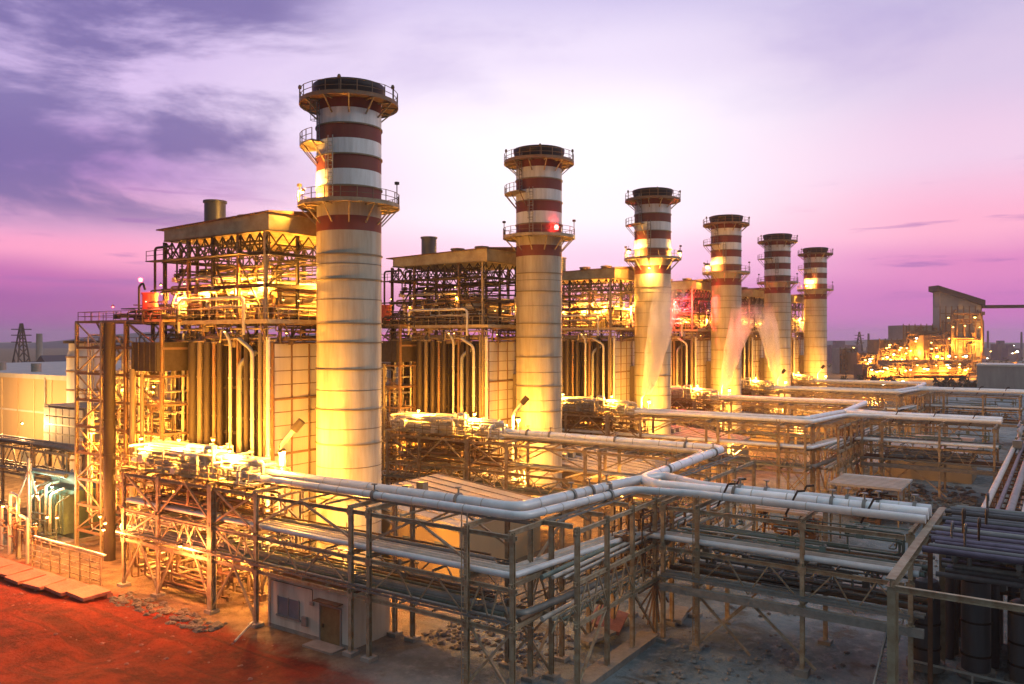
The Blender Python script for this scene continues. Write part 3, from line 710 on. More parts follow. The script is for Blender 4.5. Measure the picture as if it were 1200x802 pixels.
def corner_rack():
    br = [(4, 8.5, .4, 5, 0), (13, 8.5, .4, 5, 0), (4, 8.5, .4, 5, -4), (17.4, 21, .4, 5.0, 0), (17.4, 13, 5.0, .4, 0), (17.4, 13, .4, 5, -4), (4, 10, 8.3, 11.7, 0), (17, 10, 8.3, 11.7, 0), (30, 37, .4, 5, 0), (44, 37, .4, 5, 0), (30, 24, 8.3, 11.7, 0)]
    t = rack('corner_pipe_rack', '', [4.0, 8.6, 13.0, 17.4, 21.0, 30.0, 37.5, 44.0], -4.0, 'x', (-15.6, -30.6), [5.2, 8.2, 11.9], 'connecting pipe racks', braces=br)
    b = MB()
    for k in range(16): b.bar((.5+1.9*k, -4, 5.3), (.5+1.9*k+.95, -4, 6.3), .08); b.bar((.5+1.9*k+.95, -4, 6.3), (.5+1.9*(k+1), -4, 5.3), .08)
    b.bar((.5, -4, 6.35), (31, -4, 6.35), .1); b.build('cable_tray_truss', 'steel_tan', t)
    for a in range(10):                      # fan of struts under the junction
        b = MB(); an_ = math.pi*a/9; b.bar((17.4, -4.1, 4.6), (17.4+3.4*math.cos(an_), -4.1, 4.6-3.6*math.sin(an_)), .12); b.build('strut', 'steel', t)
    g = random.Random(5)
    for z, lo in ((5.45, [-.6, -1.2, -2.4, -3.0, -3.5]), (8.4, [-2.4, -3.0, -3.6])):
        for w in lo:
            r_ = g.uniform(.09, .2); b = MB(); b.tube([(.2-w*.9-.6, w, z+r_), (44, w, z+r_)], r_, 8); b.build('small_pipe', g.choice(['pipe_brown', 'pipe_pale', 'pipe_grey', 'pipe_green']), t)
    c = MB(); clutter(c, 14, 26, -4, 0, 5.4, 11.2, 30, (.05, .14), 61); c.build('valve_pipework', 'pipe_brown', t, kind='stuff')
    return t
def main_rack():
    br = [(-7.6, -12, .4, 4.6, 0), (-17, -12, .4, 4.6, 0), (-7.6, -4, 4.6, .4, 7.0), (-7.6, -12, .4, 5, 7.0), (-12, -7.6, .4, 4.5, 0)]
    t = rack('main_pipe_rack', '', [-4.6, -7.6, -16, -23.5], 7.2, 'y', (1.2, -31), [5.2, 8.2, 11.6], 'main pipe racks', braces=br)
    b = MB(); b.bar((7.4, -4.5, 4.9), (7.4, -24.4, 4.9), .5, .7); b.bar((-.3, -4.5, 4.7), (-.3, -24.4, 4.7), .4, .6); b.build('girder', 'concrete', t)
    g = random.Random(9)
    for z, lo in ((5.45, [.6, 1.4, 2.4, 3.2, 4.6, 5.6]), (8.45, [.5, 1.6, 2.5, 3.4, 4.9, 6.2])):
        for w in lo:
            r_ = g.uniform(.08, .22); b = MB(); b.tube([(w, -4.2, z+r_), (w, -24.3, z+r_)], r_, 8); b.build('small_pipe', g.choice(['pipe_brown', 'pipe_pale', 'pipe_grey', 'pipe_green', 'pipe_grey']), t)
    for k in range(3):
        b = MB(); v = -9-5.5*k
        for w in (.9, 3.6): b = MB(); b.bar((w, v, 11.7), (w, v-.9, 13.6), .14); b.bar((w, v-.9, 13.6), (w+.5, v-1.3, 13.6), .16); b.build('pipe_hanger', 'steel_dark', t)
    c = MB(); clutter(c, .3, 7, -24, -5, 5.5, 7.9, 30, (.05, .14), 62, 3); c.build('valve_pipework', 'pipe_grey', t, kind='stuff')
    c = MB(); clutter(c, .3, 7, -24, -5, 8.6, 11, 18, (.05, .12), 63, 3); c.build('valve_pipework', 'pipe_green', t, kind='stuff')
    return t
k0 = corner_rack(); m0 = main_rack()
k0['label'] = CL[0]; m0['label'] = ML[0]
for j in (1, 2):
    a = copy_tree(k0); a.location.x += 81*j; a['label'] = CL[j]
    a = copy_tree(m0); a.location.x += 81*j; a['label'] = ML[j]

# big insulated pipes lying on the racks
RG = random.Random(33)
def big_pipe(path, r, label, mt='pipe_white', group='insulated pipes on the racks', clamps=4.0, rb=1.2, n=16, name='insulated_pipe', mesh=None):
    t = empty(name, path[0], label, 'pipe', group)
    o = Vector(path[0]); P = [Vector(p)-o for p in path]
    b = MB(); b.tube(bend(P, rb, 5), r, n); b.build('pipe_body', mt, t)
    if clamps:
        for a, c in zip(P[:-1], P[1:]):
            L_ = (c-a).length
            if L_ < 5: continue
            d = (c-a).normalized(); s = clamps*.6
            while s < L_-2:
                q = MB(); q.tube([a+d*s, a+d*(s+.07)], r+.02, n); q.build('clamp_band', 'pipe_pale', t)
                if RG.random() < .28:
                    q = MB(); e = a+d*(s+1.1); q.tube([e-d*.12, e+d*.12], r+.14, n); q.tube([e+Vector((0,0,r)), e+Vector((0,0,r+.55))], .07, 6); q.tube([e+Vector((0,0,r+.55)), e+Vector((0,0,r+.62))], .26, 10); q.build('valve', 'pipe_grey', t)
                s += clamps*RG.uniform(.5, .9)
    return t
PN = [('nearest', 'foreground'), ('middle', 'middle distance'), ('farthest', 'far distance')]
def pipes(j):
    X = 81*j; A, B = PN[j]
    cl = 4.0 if j == 0 else 0
    big_pipe([(X-12, 19, 12.75), (X-12, -29.6, 12.75), (X+3.2, -31.6, 12.75), (X+7.4, -33.0, 12.75), (X+4.5, -37.6, 12.75), (X+4.5, -55.4, 12.75)], .44,
        ['thick silver pipe bending from the nearest rack round to the lower right', 'silver pipe bending from the third rack to the right edge', 'pale pipe from the fifth rack, bending right near the warehouse'][j], clamps=cl)
    big_pipe([(X-13.6, 18, 12.6), (X-13.6, -31.2, 12.6), (X+.6, -33.0, 12.6), (X+1.7, -38.2, 12.6), (X+1.7, -55.4, 12.6)], .31,
        ['slimmer silver pipe on the camera side of the thick one, nearest rack', 'slimmer silver pipe on the third rack turning right', 'slim pale pipe on the fifth rack turning right'][j], clamps=cl)
    big_pipe([(X+28.5, 16, 12.75), (X+28.5, -31.0, 12.75), (X+5.0, -31.9, 12.75), (X+3.0, -33.8, 12.75), (X+3.1, -37.6, 12.75), (X+3.1, -55.4, 12.75)], .44,
        ['silver pipe from the second rack, joining the junction in the foreground', 'silver pipe from the fourth rack, joining the middle junction', 'pale pipe from the sixth rack at the farthest junction'][j], clamps=cl)
    big_pipe([(X+26.6, 16, 12.5), (X+26.6, -29.4, 12.5), (X+9.5, -31.4, 12.5)], .26,
        ['thin pale pipe beside the silver one on the second rack', 'thin pale pipe on the fourth rack', 'thin pale pipe on the sixth rack'][j], clamps=0, mt='pipe_pale')
    for q in range(3):
        w = .62*q
        big_pipe([(X-15.1+w, 17, 8.72), (X-15.1+w, -31.4+w, 8.72), (X+1.4+w, -33.4+w, 8.72), (X+1.4+w, -55, 8.72)], .24,
            [['outermost', 'middle', 'innermost'][q]+' of three parallel pale pipes at mid height on the nearest rack',
             ['outermost', 'middle', 'innermost'][q]+' of three pale mid height pipes on the third rack',
             ['outermost', 'middle', 'innermost'][q]+' of three pale mid height pipes on the fifth rack'][j], 'pipe_pale' if q else 'pipe_white', clamps=0, rb=.5, n=10, group='mid height pipes')
    big_pipe([(X-14.2, 17, 5.8), (X-14.2, -31.6, 5.8), (X+1.0, -33.0, 5.8)], .3,
        ['greenish grey pipe at the lowest level of the nearest rack', 'lowest grey pipe of the third rack', 'lowest grey pipe of the fifth rack'][j], 'pipe_grey', clamps=0, rb=.5, n=10)
for j in range(3): pipes(j)

# ------------------------------------------------------------------ lamps on masts beside the chimneys and by the racks
def lamp_mast(x, y, h, P, label, kind='lamp_sodium', col=(1,.41,.045), s=.4, group='lamp masts'):
    t = empty('lamp_mast', (x, y, 0), label, 'lamp', group)
    b = MB(); b.tube([(0,0,0), (0,0,h-.2)], .09, 8); b.box(-.25, .25, -.25, .25, 0, .12); b.build('mast', 'steel', t)
    b = MB(); b.bar((0,0,h-.25), (-.5,-.35,h), .07); b.build('arm', 'steel', t)
    b = MB(); b.lathe([(0, h+.28), (s*.5, h+.24), (s*.8, h+.06), (s*.75, h+.0)], c=(-.6, -.42), n=12); b.build('lamp_hood', 'steel_dark', t)
    b = MB(); b.lathe([(s*.7, h-.003), (s*.6, h-s*.5), (s*.3, h-s*.8), (0, h-s*.85)], c=(-.6, -.42), n=12); b.build('bulb', kind, t)
    light(t, (-.75, -.55, h-.75), P, col, .3)
    return t
LN = ['nearest chimney', 'second chimney', 'third chimney', 'fourth chimney', 'fifth chimney', 'farthest chimney']
dv = [0, 1.45, 2.8, 3.5, 4.4, 5.0]
for i in range(6):
    lamp_mast(-7+UX[i], 2-dv[i], 14.1, 2500, 'bright yellow lamp on a mast beside the foot of the '+LN[i], s=.5 if i else .4)
lamp_mast(3.2+2, 6.5, 17.0, 1500, 'small yellow lamp just right of the nearest chimney')
# bent vent stacks near the lamps
def bent_vent(x, y, label):
    t = empty('bent_vent_pipe', (x, y, 0), label, 'vent pipe', 'bent vent pipes')
    b = MB(); b.tube(bend([(0,0,0), (0,0,14.6), (.9,-1.4,16.6)], .5), .24, 10); b.build('pipe_body', 'pipe_pale', t)
    b = MB(); b.tube([(.7,-1.09,16.15), (1.15,-1.75,17.1)], .42, 12); b.build('nozzle', 'steel_dark', t)
VL = ['first chimney', 'second chimney', 'third chimney', 'fourth chimney', 'fifth chimney', 'sixth chimney']
for i in range(6): bent_vent(-7.4+UX[i], .9-dv[i]*.6+1.2, 'bent vent pipe with slanted dark nozzle beside the '+VL[i]+' from the left')

# work lamps on the racks
def rack_lamp(x, y, z, P, label, col=SOD, s=.26, kind='lamp_sodium'):
    t = empty('work_lamp', (x, y, z), label, 'lamp', 'work lamps on the racks')
    b = MB(); b.box(-s*.8, s*.8, -s*.5, s*.5, 0, s*.7); b.bar((0,0,s*.7), (0,0,s*2.5), .06); b.build('lamp_housing', 'steel_dark', t)
    b = MB(); b.lathe([(0,-s*.7),(s*.4,-s*.55),(s*.6,-s*.15),(s*.55,-.003)], n=10); b.build('bulb', kind, t)
    light(t, (0, 0, -.45), P, col, .25)
k = 0
spots = [(-14.6, 15, 15.2, 1900, 'at the far left end above'), (-14.0, 9.5, 15.4, 2300, 'left of the expansion loops above'), (-13.0, 5.4, 15.6, 2500, 'between the pipe loops above'),
         (-14.4, 1.0, 15.0, 2100, 'right of the pipe loops above'), (-12.2, -3.4, 14.9, 1500, 'where the walkway stops on')]
for i, (x, y, z, P, w) in enumerate(spots):
    rack_lamp(x, y, z, P, 'small yellow work lamp '+w+' the nearest rack')
low = [(-12.8, 14, 4.5, 800, 'lowest left'), (-12.4, 7.0, 4.6, 1100, 'low, left of the thick post'), (-11.6, 0.0, 4.6, 1100, 'low, right of the thick post'), (-9.2, 3, 7.4, 1600, 'behind the thick post'), (-8.8, 12, 7.2, 1500, 'behind the left posts'), (-8.2, -8, 7.6, 1500, 'behind the white cabin'),
       (-16.4, 18.6, 6.4, 500, 'round ball like')]
for (x, y, z, P, w) in low: rack_lamp(x, y, z, P, w+' yellow lamp under the nearest rack', col=(1,.42,.08))
for i in range(1, 6):
    x = UX[i]-14
    rack_lamp(x, 13, 15.2, 2600, 'yellow work lamp at the left end of the '+['', 'second', 'third', 'fourth', 'fifth', 'farthest'][i]+' rack', s=.35)
    rack_lamp(x, 3, 15.2, 2400, 'yellow work lamp over the pipes of the '+['', 'second', 'third', 'fourth', 'fifth', 'farthest'][i]+' rack', s=.35)
    rack_lamp(x+4, -3, 7.4, 2400, 'yellow lamp under the '+['', 'second', 'third', 'fourth', 'fifth', 'farthest'][i]+' rack', s=.3, col=(1,.42,.08))
    rack_lamp(x+3, -18, 7.0, 1500, 'orange lamp low under the right part of the '+['', 'second', 'third', 'fourth', 'fifth', 'farthest'][i]+' rack', s=.25, col=(1,.42,.08))

# ------------------------------------------------------------------ electrical buildings between the racks
def elec():
    t = empty('switch_building', (4.5, -11.5, 0), '', 'building', 'low tan roofed buildings')
    b = MB(); b.box(.3, 16.2, .3, 16.2, 0, 5.2); b.build('wall', 'wall_beige', t)
    r_ = MB(); r_.add([(0,0,5.4),(16.5,0,5.6),(16.5,16.5,7.3),(0,16.5,7.1),(0,0,5.7),(16.5,0,5.9),(16.5,16.5,7.6),(0,16.5,7.4)], [(0,3,2,1),(4,5,6,7),(0,1,5,4),(1,2,6,5),(2,3,7,6),(3,0,4,7)])
    r_.add([(.3,.3,5.2),(16.2,.3,5.2),(16.2,16.2,5.2),(.3,16.2,5.2),(.3,.3,5.45),(16.2,.3,5.65),(16.2,16.2,7.3),(.3,16.2,7.1)], [(0,1,5,4),(1,2,6,5),(2,3,7,6),(3,0,4,7)])
    r_.build('roof', 'roof_tan', t)
    for k in range(3):
        w = MB(); w.box(.22, .3-.003, 2+4.5*k, 3.6+4.5*k, 2.6, 3.8); w.build('window', 'window_dark', t)
    d = MB(); d.box(9, 10.6, .22, .297, 0, 2.6); d.build('door', 'door_brown', t)
    for k in range(9):
        x = .1+2.03*k; w = MB(); w.add([(x,.02,5.71+.0121*x),(x+.12,.02,5.71+.0121*x),(x+.12,16.4,7.4+.0121*x),(x,16.4,7.4+.0121*x),(x,.02,5.83+.0121*x),(x+.12,.02,5.83+.0121*x),(x+.12,16.4,7.52+.0121*x),(x,16.4,7.52+.0121*x)], [(4,5,6,7),(0,1,5,4),(1,2,6,5),(2,3,7,6),(3,0,4,7)]); w.build('roof_seam', 'roof_tan', t)
    w = MB(); w.tube([(-.15, 0, 5.4), (-.15, 16.5, 7.0)], .12, 8); w.build('gutter', 'pipe_grey', t)
    for k in range(3):
        w = MB(); w.box(3+2.6*k, 4+2.6*k, 12, 13, 6.9, 8.0); w.build('roof_unit', 'pipe_grey', t)
    return t
e0 = elec(); EL = ['large low building with pale sloping roof at the foot of the nearest chimney', 'low building with orange lit sloping roof by the second chimney', 'low building with tan roof by the third chimney', 'low building by the fourth chimney', 'low building by the fifth chimney', 'low building by the farthest chimney']
e0['label'] = EL[0]
for i in range(1, 6):
    c = copy_tree(e0); c.location = (4.5+UX[i], -10.5, 0); c['label'] = EL[i]
    c.scale.z = .9

# ------------------------------------------------------------------ white cabin under the nearest rack
t = empty('cabin', (-15.0, -15.4, 0), 'small white cabin with brown door under the nearest pipe rack', 'cabin')
b = MB(); b.box(0, 4.6, 0, 10.2, -.2, 4.55); b.build('wall', 'wall_white', t)
b = MB(); b.add([(-.15,-.15,4.56),(4.8,-.15,4.56),(4.8,10.35,4.56),(-.15,10.35,4.56),(-.15,-.15,4.7),(4.8,-.15,4.85),(4.8,10.35,4.85),(-.15,10.35,4.7)], [(0,3,2,1),(4,5,6,7),(0,1,5,4),(1,2,6,5),(2,3,7,6),(3,0,4,7)]); b.build('roof', 'rust_sheet', t)
b = MB(); b.box(-.06, -.003, 1.2, 3.5, -.1, 3.1); d_ = b.build('door', 'door_brown', t)
b = MB(); b.box(-.12, -.06, 3.1, 3.25, 1.3, 1.6); b.build('handle', 'steel_dark', d_)
b = MB(); b.box(-.05, -.003, 6.1, 8.9, 1.35, 2.9); w_ = b.build('window', 'window_dark', t)
b = MB(); [b.box(-.09, -.05, y, y+.1, 1.35, 3.0) for y in (6.1, 7.45, 8.8)]; b.box(-.13, -.003, 5.95, 9.05, 1.2, 1.34); b.build('frame', 'pipe_grey', w_)
b = MB(); b.box(-1.6, -.1, .6, 4.0, -.2, .16); b.build('doorstep', 'concrete', t)
b = MB(); b.box(-.1, -.003, 1.05, 1.2, -.1, 3.25); b.box(-.1, -.003, 3.5, 3.65, -.1, 3.25); b.box(-.1, -.003, 1.2, 3.5, 3.1, 3.25); b.build('frame', 'pipe_grey', d_)
b = MB(); b.box(-.7, -.003, .9, 3.8, 3.55, 3.65); b.build('canopy', 'rust_sheet', t)
b = MB(); b.box(-.2, -.003, 4.3, 4.7, 2.9, 3.2); b.build('wall_lamp', 'pipe_grey', t)
b = MB(); b.tube(bend([(-.05, 4.5, 3.2), (-.05, 4.5, 4.2), (-.05, 9.9, 4.2), (-.05, 9.9, .1)], .1), .03, 6); b.build('conduit', 'steel_dark', t)
b = MB(); b.box(-.04, -.003, 0, 10.2, -.15, .35); b.build('skirting', 'concrete', t)
b = MB(); b.box(1.4, 3.2, 6, 7.6, 4.85, 5.6); b.build('air_conditioner', 'pipe_pale', t)
b = MB(); b.box(-.3, -.06, 5.0, 5.6, 1.0, 1.8); b.build('meter_box', 'pipe_grey', t)
b = MB(); b.tube([(-.08, .15, 0), (-.08, .15, 4.5)], .06, 8); b.build('downpipe', 'pipe_grey', t)

# ------------------------------------------------------------------ lattice tower left of the nearest boiler
def tower(x, label):
    t = empty('lattice_tower', (x, 0, 0), label, 'steel tower', 'lattice towers')
    vs_ = [18.6, 25.6, 30.6, 36.2]; us = [0, 6.5]; H = 27.4
    for v in vs_:
        for u in us:
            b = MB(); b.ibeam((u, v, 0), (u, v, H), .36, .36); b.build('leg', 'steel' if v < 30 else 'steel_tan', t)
    zs = [2.2, 5.3, 8.4, 11.6, 14.8, 18.0, 21.2, 24.3, 27.4]
    for z in zs:
        b = MB()
        for u in us: b.bar((u, 18.4, z), (u, 36.4, z), .22, .28)
        for v in vs_: b.bar((u and 0 or 0, v, z), (6.5, v, z), .2, .26)
        b.build('floor_beam', 'steel', t)
    for k, (z0, z1) in enumerate(zip(zs[:-1], zs[1:])):
        for (a, c) in ((18.6, 25.6), (30.6, 36.2), (25.6, 30.6)):
            for u in us:
                b = MB()
                if k % 2: b.bar((u-.05, a, z0), (u-.05, c, z1), .15)
                else: b.bar((u-.05, c, z0), (u-.05, a, z1), .15)
                if u == 0 and k % 3 != 1 and a > 26: b.bar((u+.1, (a+c)/2, z0), (u+.1, c if k % 2 else a, z0+1.6), .12)
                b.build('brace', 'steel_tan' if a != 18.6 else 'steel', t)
    for z in (11.7, 18.1, 24.4, 27.5):
        b = MB(); b.box(1.2, 6, 19, 36, z, z+.08); rail_into(b, [(.1, 19, z), (.1, 36.1, z), (6.4, 36.1, z)], 1.1, 1.5, .06); b.build('platform', 'steel', t)
    for k in range(4):
        z = 11.8+3.9*k; b = MB()
        y0, y1 = (31.5, 35.4) if k % 2 else (35.4, 31.5)
        for x_ in (2, 2.8): b.bar((x_, y0, z), (x_, y1, z+3.9), .1, .25)
        for q in range(12): b.box(2, 2.8, y0+(y1-y0)*q/12-.12, y0+(y1-y0)*q/12+.12, z+3.9*q/12, z+3.9*q/12+.04)
        b.build('stair_flight', 'steel_tan', t)
    b = MB(); b.tube([(-1.0, 27.2, 0), (-1.0, 27.2, 27.2)], .62, 20); [b.tube([(-1.0, 27.2, z), (-1.0, 27.2, z+.2)], .7, 20) for z in (12, 16, 20, 24)]; b.build('riser_duct', 'casing', t)
    b = MB(); b.box(-.6, 4, 18.6, 23.4, 21.8, 25.0); [b.box(-.7, -.603, 18.7+1.1*k, 18.9+1.1*k, 21.8, 25.0) for k in range(5)]; b.build('inlet_duct', 'steel_dark', t)
    b = MB(); b.tube(bend([(-.6, 23.2, 0), (-.6, 23.2, 22)], .4), .35, 12); b.tube([(-.6, 21.4, 0), (-.6, 21.4, 21.5)], .22, 10); b.build('riser_pipe', 'duct', t)
    c = MB(); clutter(c, .3, 6, 19, 36, 2, 26, 80, (.05, .16), 71); c.build('tower_pipework', 'pipe_pale', t, kind='stuff')
    c = MB(); clutter(c, .3, 6, 19, 36, 2, 18, 60, (.05, .16), 72); c.build('tower_pipework', 'pipe_brown', t, kind='stuff')
    c = MB(); clutter(c, -.4, 6, 15, 28, 27, 29.5, 30, (.05, .14), 73); c.build('deck_pipework', 'steel_dark', t, kind='stuff')
    b = MB(); b.tube([(1, 22.4, 27.5), (1, 22.4, 30.4)], .85, 16); b.tube([(1, 22.4, 30.4), (1, 22.4, 30.6)], .95, 16); b.build('drum', 'red_paint', t)
    b = MB(); b.tube(bend([(1, 24.6, 27.5), (1, 24.6, 31.4), (1, 23.8, 31.8), (1, 23.4, 31)], .3), .13, 8); b.build('vent_line', 'steel_dark', t)
    b = MB(); b.lathe([(0, 31.9), (.2, 31.95), (.22, 32.3), (0, 32.4)], c=(1, 24.3), n=8); b.build('red_beacon', 'lamp_red', t)
    return t
tw = tower(-10, 'tall brown lattice tower with stairs at the far left of the nearest boiler')
tw2 = copy_tree(tw); tw2.location = (UX[1]-10, 1.5, 0); tw2['label'] = 'lattice tower half hidden between the nearest chimney and the second boiler'
for (x, y, z, P) in ((1.2, 32.8, 14.3, 1500), (1.2, 22.6, 13.4, 1300), (2, 26, 10.6, 1600), (2, 34, 9.4, 900), (2, 21, 6, 1200), (1, 30, 19.8, 500), (1.5, 22.5, 20, 500)):
    floodlight(tw, (x, y, z), P, s=.3, col=SOD)
for (x, y, z, P) in ((-1, 20, 29.5, 260), (1, 30, 29.2, 160)):
    floodlight(tw, (x, y, z), P, s=.18, col=(1, .16, .06), kind='lamp_red')

# ------------------------------------------------------------------ left background: hall, panels, transformer
t = empty('turbine_hall', (10, 74, 0), 'long beige windowless hall with pale parapet at the far left', 'hall')
b = MB(); b.box(0, 60, 0, 90, 0, 18.2); b.build('wall', 'wall_beige', t)
b = MB(); b.box(-.2, 60.2, -.2, 90.2, 18.203, 19.0); b.build('parapet', 'panel', t)
for k in range(14):
    b = MB(); b.box(-.12, -.003, 2+6*k, 2.3+6*k, 0, 18.1); b.build('wall_rib', 'wall_beige', t)
b = MB(); b.box(-.1, -.003, 14, 19, 0, 5); b.build('shutter_door', 'pipe_grey', t)
b = MB(); b.tube([(-.25, 10, 0), (-.25, 10, 18.5)], .15, 8); b.build('downpipe', 'pipe_grey', t)
b = MB(); b.box(-.09, -.003, .1, 89, 12.2, 12.5); b.build('wall_trim', 'panel', t)
for k in range(4):
    b = MB(); b.tube([(6, 12+14*k, 19), (6, 12+14*k, 20.6)], .9, 12); b.build('roof_vent', 'pipe_grey', t)
t = empty('bypass_stack', (8, 68, 0), 'squat grey stack with flat cap between the hall and the lattice tower', 'stack')
b = MB(); b.lathe([(2.5, 0), (2.5, 22.6), (2.2, 23.4), (2.2, 24.6)], n=24); b.build('shaft', 'panel', t)
for z in (6, 10, 14, 17, 20, 22.3): b = MB(); b.lathe([(2.503, z), (2.62, z), (2.62, z+.25), (2.503, z+.25)], n=24, smooth=False); b.build('hoop', 'steel', t)
b = MB(); b.lathe([(2.2, 24.6), (3.0, 24.6), (3.0, 25.0), (0, 25.3)], n=24, smooth=False); b.build('cap', 'steel_dark', t)
t = empty('filter_house', (0, 53, 0), 'grey louvred filter box on legs beside the beige hall', 'filter house')
b = MB(); b.box(0, 6, 0, 11.4, 8.4, 15.4); b.build('housing', 'tank_grey', t)
for k in range(6):
    for q in range(5):
        b = MB(); b.box(-.15, -.003, .3+1.86*k, 1.95+1.86*k, 8.7+1.32*q, 9.75+1.32*q); b.build('louvre', 'panel', t)
for x in (.5, 5.5):
    for y in (.6, 5.6, 10.8): b = MB(); b.bar((x, y, 0), (x, y, 8.4), .4); b.build('leg', 'steel', t)
t = empty('transformer', (-9, 38.5, 0), 'greenish transformer with cooling fins behind the left railing', 'transformer')
b = MB(); b.box(0, 5.5, 0, 7, .4, 6.4); b.build('tank', 'green_paint', t)
for k in range(9):
    b = MB(); b.box(-1.3, -.003, .3+.74*k, .5+.74*k, 1.2, 6.0); b.build('cooling_fin', 'green_paint', t)
for k in range(3):
    b = MB(); b.lathe([(.35,6.4),(.2,6.7),(.34,6.9),(.2,7.1),(.34,7.3),(.18,7.5),(.3,7.7),(.1,8.3),(0,8.4)], c=(2.5, 1.5+2*k), n=12); b.build('bushing', 'pipe_pale', t)
b = MB(); b.tube([(1, .5, 7.6), (1, 6.5, 7.6)], .7, 14); b.build('conservator', 'pipe_green', t)
b = MB(); b.box(-1.6, 6, -.6, 7.6, -.1, .4); b.build('plinth', 'concrete', t)
for k in range(6):
    b = MB(); b.tube(bend([(-2.2-.1*(k % 2), .2+1.25*k, .2), (-2.2-.1*(k % 2), .2+1.25*k, 5.2+(k*37 % 5)*.5), (-.6, .2+1.25*k, 5.9+(k*37 % 5)*.4)], .5), .12+.05*(k % 3), 8); b.build('riser_pipe', 'pipe_pale' if k % 2 else 'pipe_green', t)
c = MB(); clutter(c, -3, -1.4, -.5, 7.5, .2, 4, 22, (.05, .12), 66, 3); c.build('valve_pipework', 'pipe_green', t, kind='stuff')
b = MB(); b.tube(bend([(-1.6, 7.5, .4), (-1.6, 7.5, 8.6), (-1.6, -1, 8.6)], .4), .3, 10); b.build('fire_main', 'pipe_green', t)
floodlight(t, (-2.2, 1.2, 7.2), 200, kind='lamp_cool', col=(.6, 1, .8), s=.3)
floodlight(t, (-2.2, 5.6, 7.4), 90, kind='lamp_cool', col=(.6, 1, .8), s=.2)
# low rack with brown pipes in front of the hall
t = rack('low_pipe_rack', 'low pipe rack with brown pipes in front of the beige hall', [0, 9, 18, 27, 36, 45], 4, 'y', (-6, 46), [6.5, 10.2], 'background pipe racks', mt='steel_tan')
for k, (w, z, r_) in enumerate(((.3, 10.6, .28), (1.3, 10.6, .22), (2.4, 10.6, .3), (.4, 6.9, .25), (1.5, 6.9, .3), (2.8, 6.9, .25))):
    b = MB(); b.tube([(w, -5, z), (w, 46, z)], r_, 10); b.build('small_pipe', 'pipe_brown' if k % 2 else 'duct', t)
for (y, P) in ((22, 2200), (32, 3200), (42, 4200)): floodlight(t, (4.5, y, 12.5), P, s=.25, col=(1,.5,.15))
t = empty('braced_post', (-12.5, 42.6, 0), 'pale post with Y shaped struts by the transformer', 'post')
b = MB(); b.ibeam((0,0,0), (0,0,10.6), .35, .35); b.build('post_body', 'pipe_pale', t)
for (y, z) in ((-2.4, 5.6), (4.2, 3.6)):
    b = MB(); b.bar((0, 0, 9.2), (0, y, z), .2); b.build('strut', 'pipe_pale', t)

# railing and pipe frames at the left edge of the nearest rack
t = empty('railing', (-17.2, 18, 0), 'orange lit railing along the trench at the lower left', 'railing')
for k in range(8): b = MB(); b.bar((0, 2*k, 0), (0, 2*k, 3.0), .12); b.build('post', 'steel_tan', t)
for z in (.6, 1.2, 1.8, 2.4, 3.0): b = MB(); b.bar((0, 0, z), (0, 14, z), .08); b.build('rail', 'steel_tan', t)
b = MB(); b.bar((.2, -.5, 3.3), (.2, 14, 3.3), .22, .16); b.build('cable_tray', 'pipe_pale', t)
for q, (y, h) in enumerate(((33.5, 5.0), (36.5, 7.2), (39.5, 5.4))):
    t = empty('pipe_goalpost', (-17+q*.4, y, 0), ['right hand low pipe frame beyond the railing at the left', 'taller pipe frame beyond the left railing', 'leftmost low pipe frame beyond the railing'][q], 'pipe frame', 'pipe frames at the left')
    b = MB(); b.tube(bend([(0, 0, 0), (0, 0, h), (.6, 3.2, h), (.6, 3.2, 0)], .5), .18, 10); b.build('frame_pipe', 'pipe_pale', t)
    c = MB(); clutter(c, -.3, 1.6, .3, 3, .2, h*.8, 10, (.05, .1), 80+q, 3); c.build('valve_pipework', 'pipe_brown', t, kind='stuff')
for q in range(3): rack_lamp([-14.5, -15.5, -14.0][q], [23, 30, 37.5][q], [6.2, 5.4, 6.8][q], 600, ['right', 'middle', 'leftmost'][q]+' yellow lamp behind the trench railing', col=(1,.36,.07))
# lamps that wash the red ground
for q, (x, y) in enumerate(((-17.6, 16.8), (-17.8, 27.5), (-17.8, 37.5), (-17.2, 4.5))):
    rack_lamp(x, y, 6.2, 1000, ['reddish lamp facing the red ground beside the leftmost rack post', 'reddish lamp facing the red ground at the trench railing', 'reddish lamp at the left edge facing the red ground', 'reddish lamp on the thick post facing the red ground'][q], col=(1, .26, .06))
    m = MB(); 

# trench covers
g = random.Random(2)
for k in range(8):
    y = 41-3.6*k; t = MB(); w = 1.65; a = g.uniform(-.06, .06)
    t.box(-1.35, 1.35, -w, w, 0, .32)
    o = t.build('concrete_slab', 'concrete_pink'); o.location = (-20.3+g.uniform(-.2,.2)-(.0 if k < 6 else -.5), y, .25+g.uniform(0,.1)); o.rotation_euler = (g.uniform(-.04,.04), g.uniform(-.09,-.02), a)
    tag(o, ['leftmost slab of the trench cover row, cut by the photo edge', 'second slab from the left in the trench cover row', 'third slab from the left in the trench cover row', 'fourth slab from the left in the trench cover row', 'fifth slab from the left in the trench cover row', 'sixth slab from the left, by the leftmost rack post', 'seventh slab from the left, under the rack bracing', 'rightmost slab of the trench cover row, near the thick post'][k], 'slab', 'concrete trench covers')
t = MB(); t.box(-18.8, -18.2, 14, 42, -.2, .45); o = t.build('trench_wall', 'concrete_pink'); tag(o, 'low concrete kerb behind the row of slabs', 'kerb')

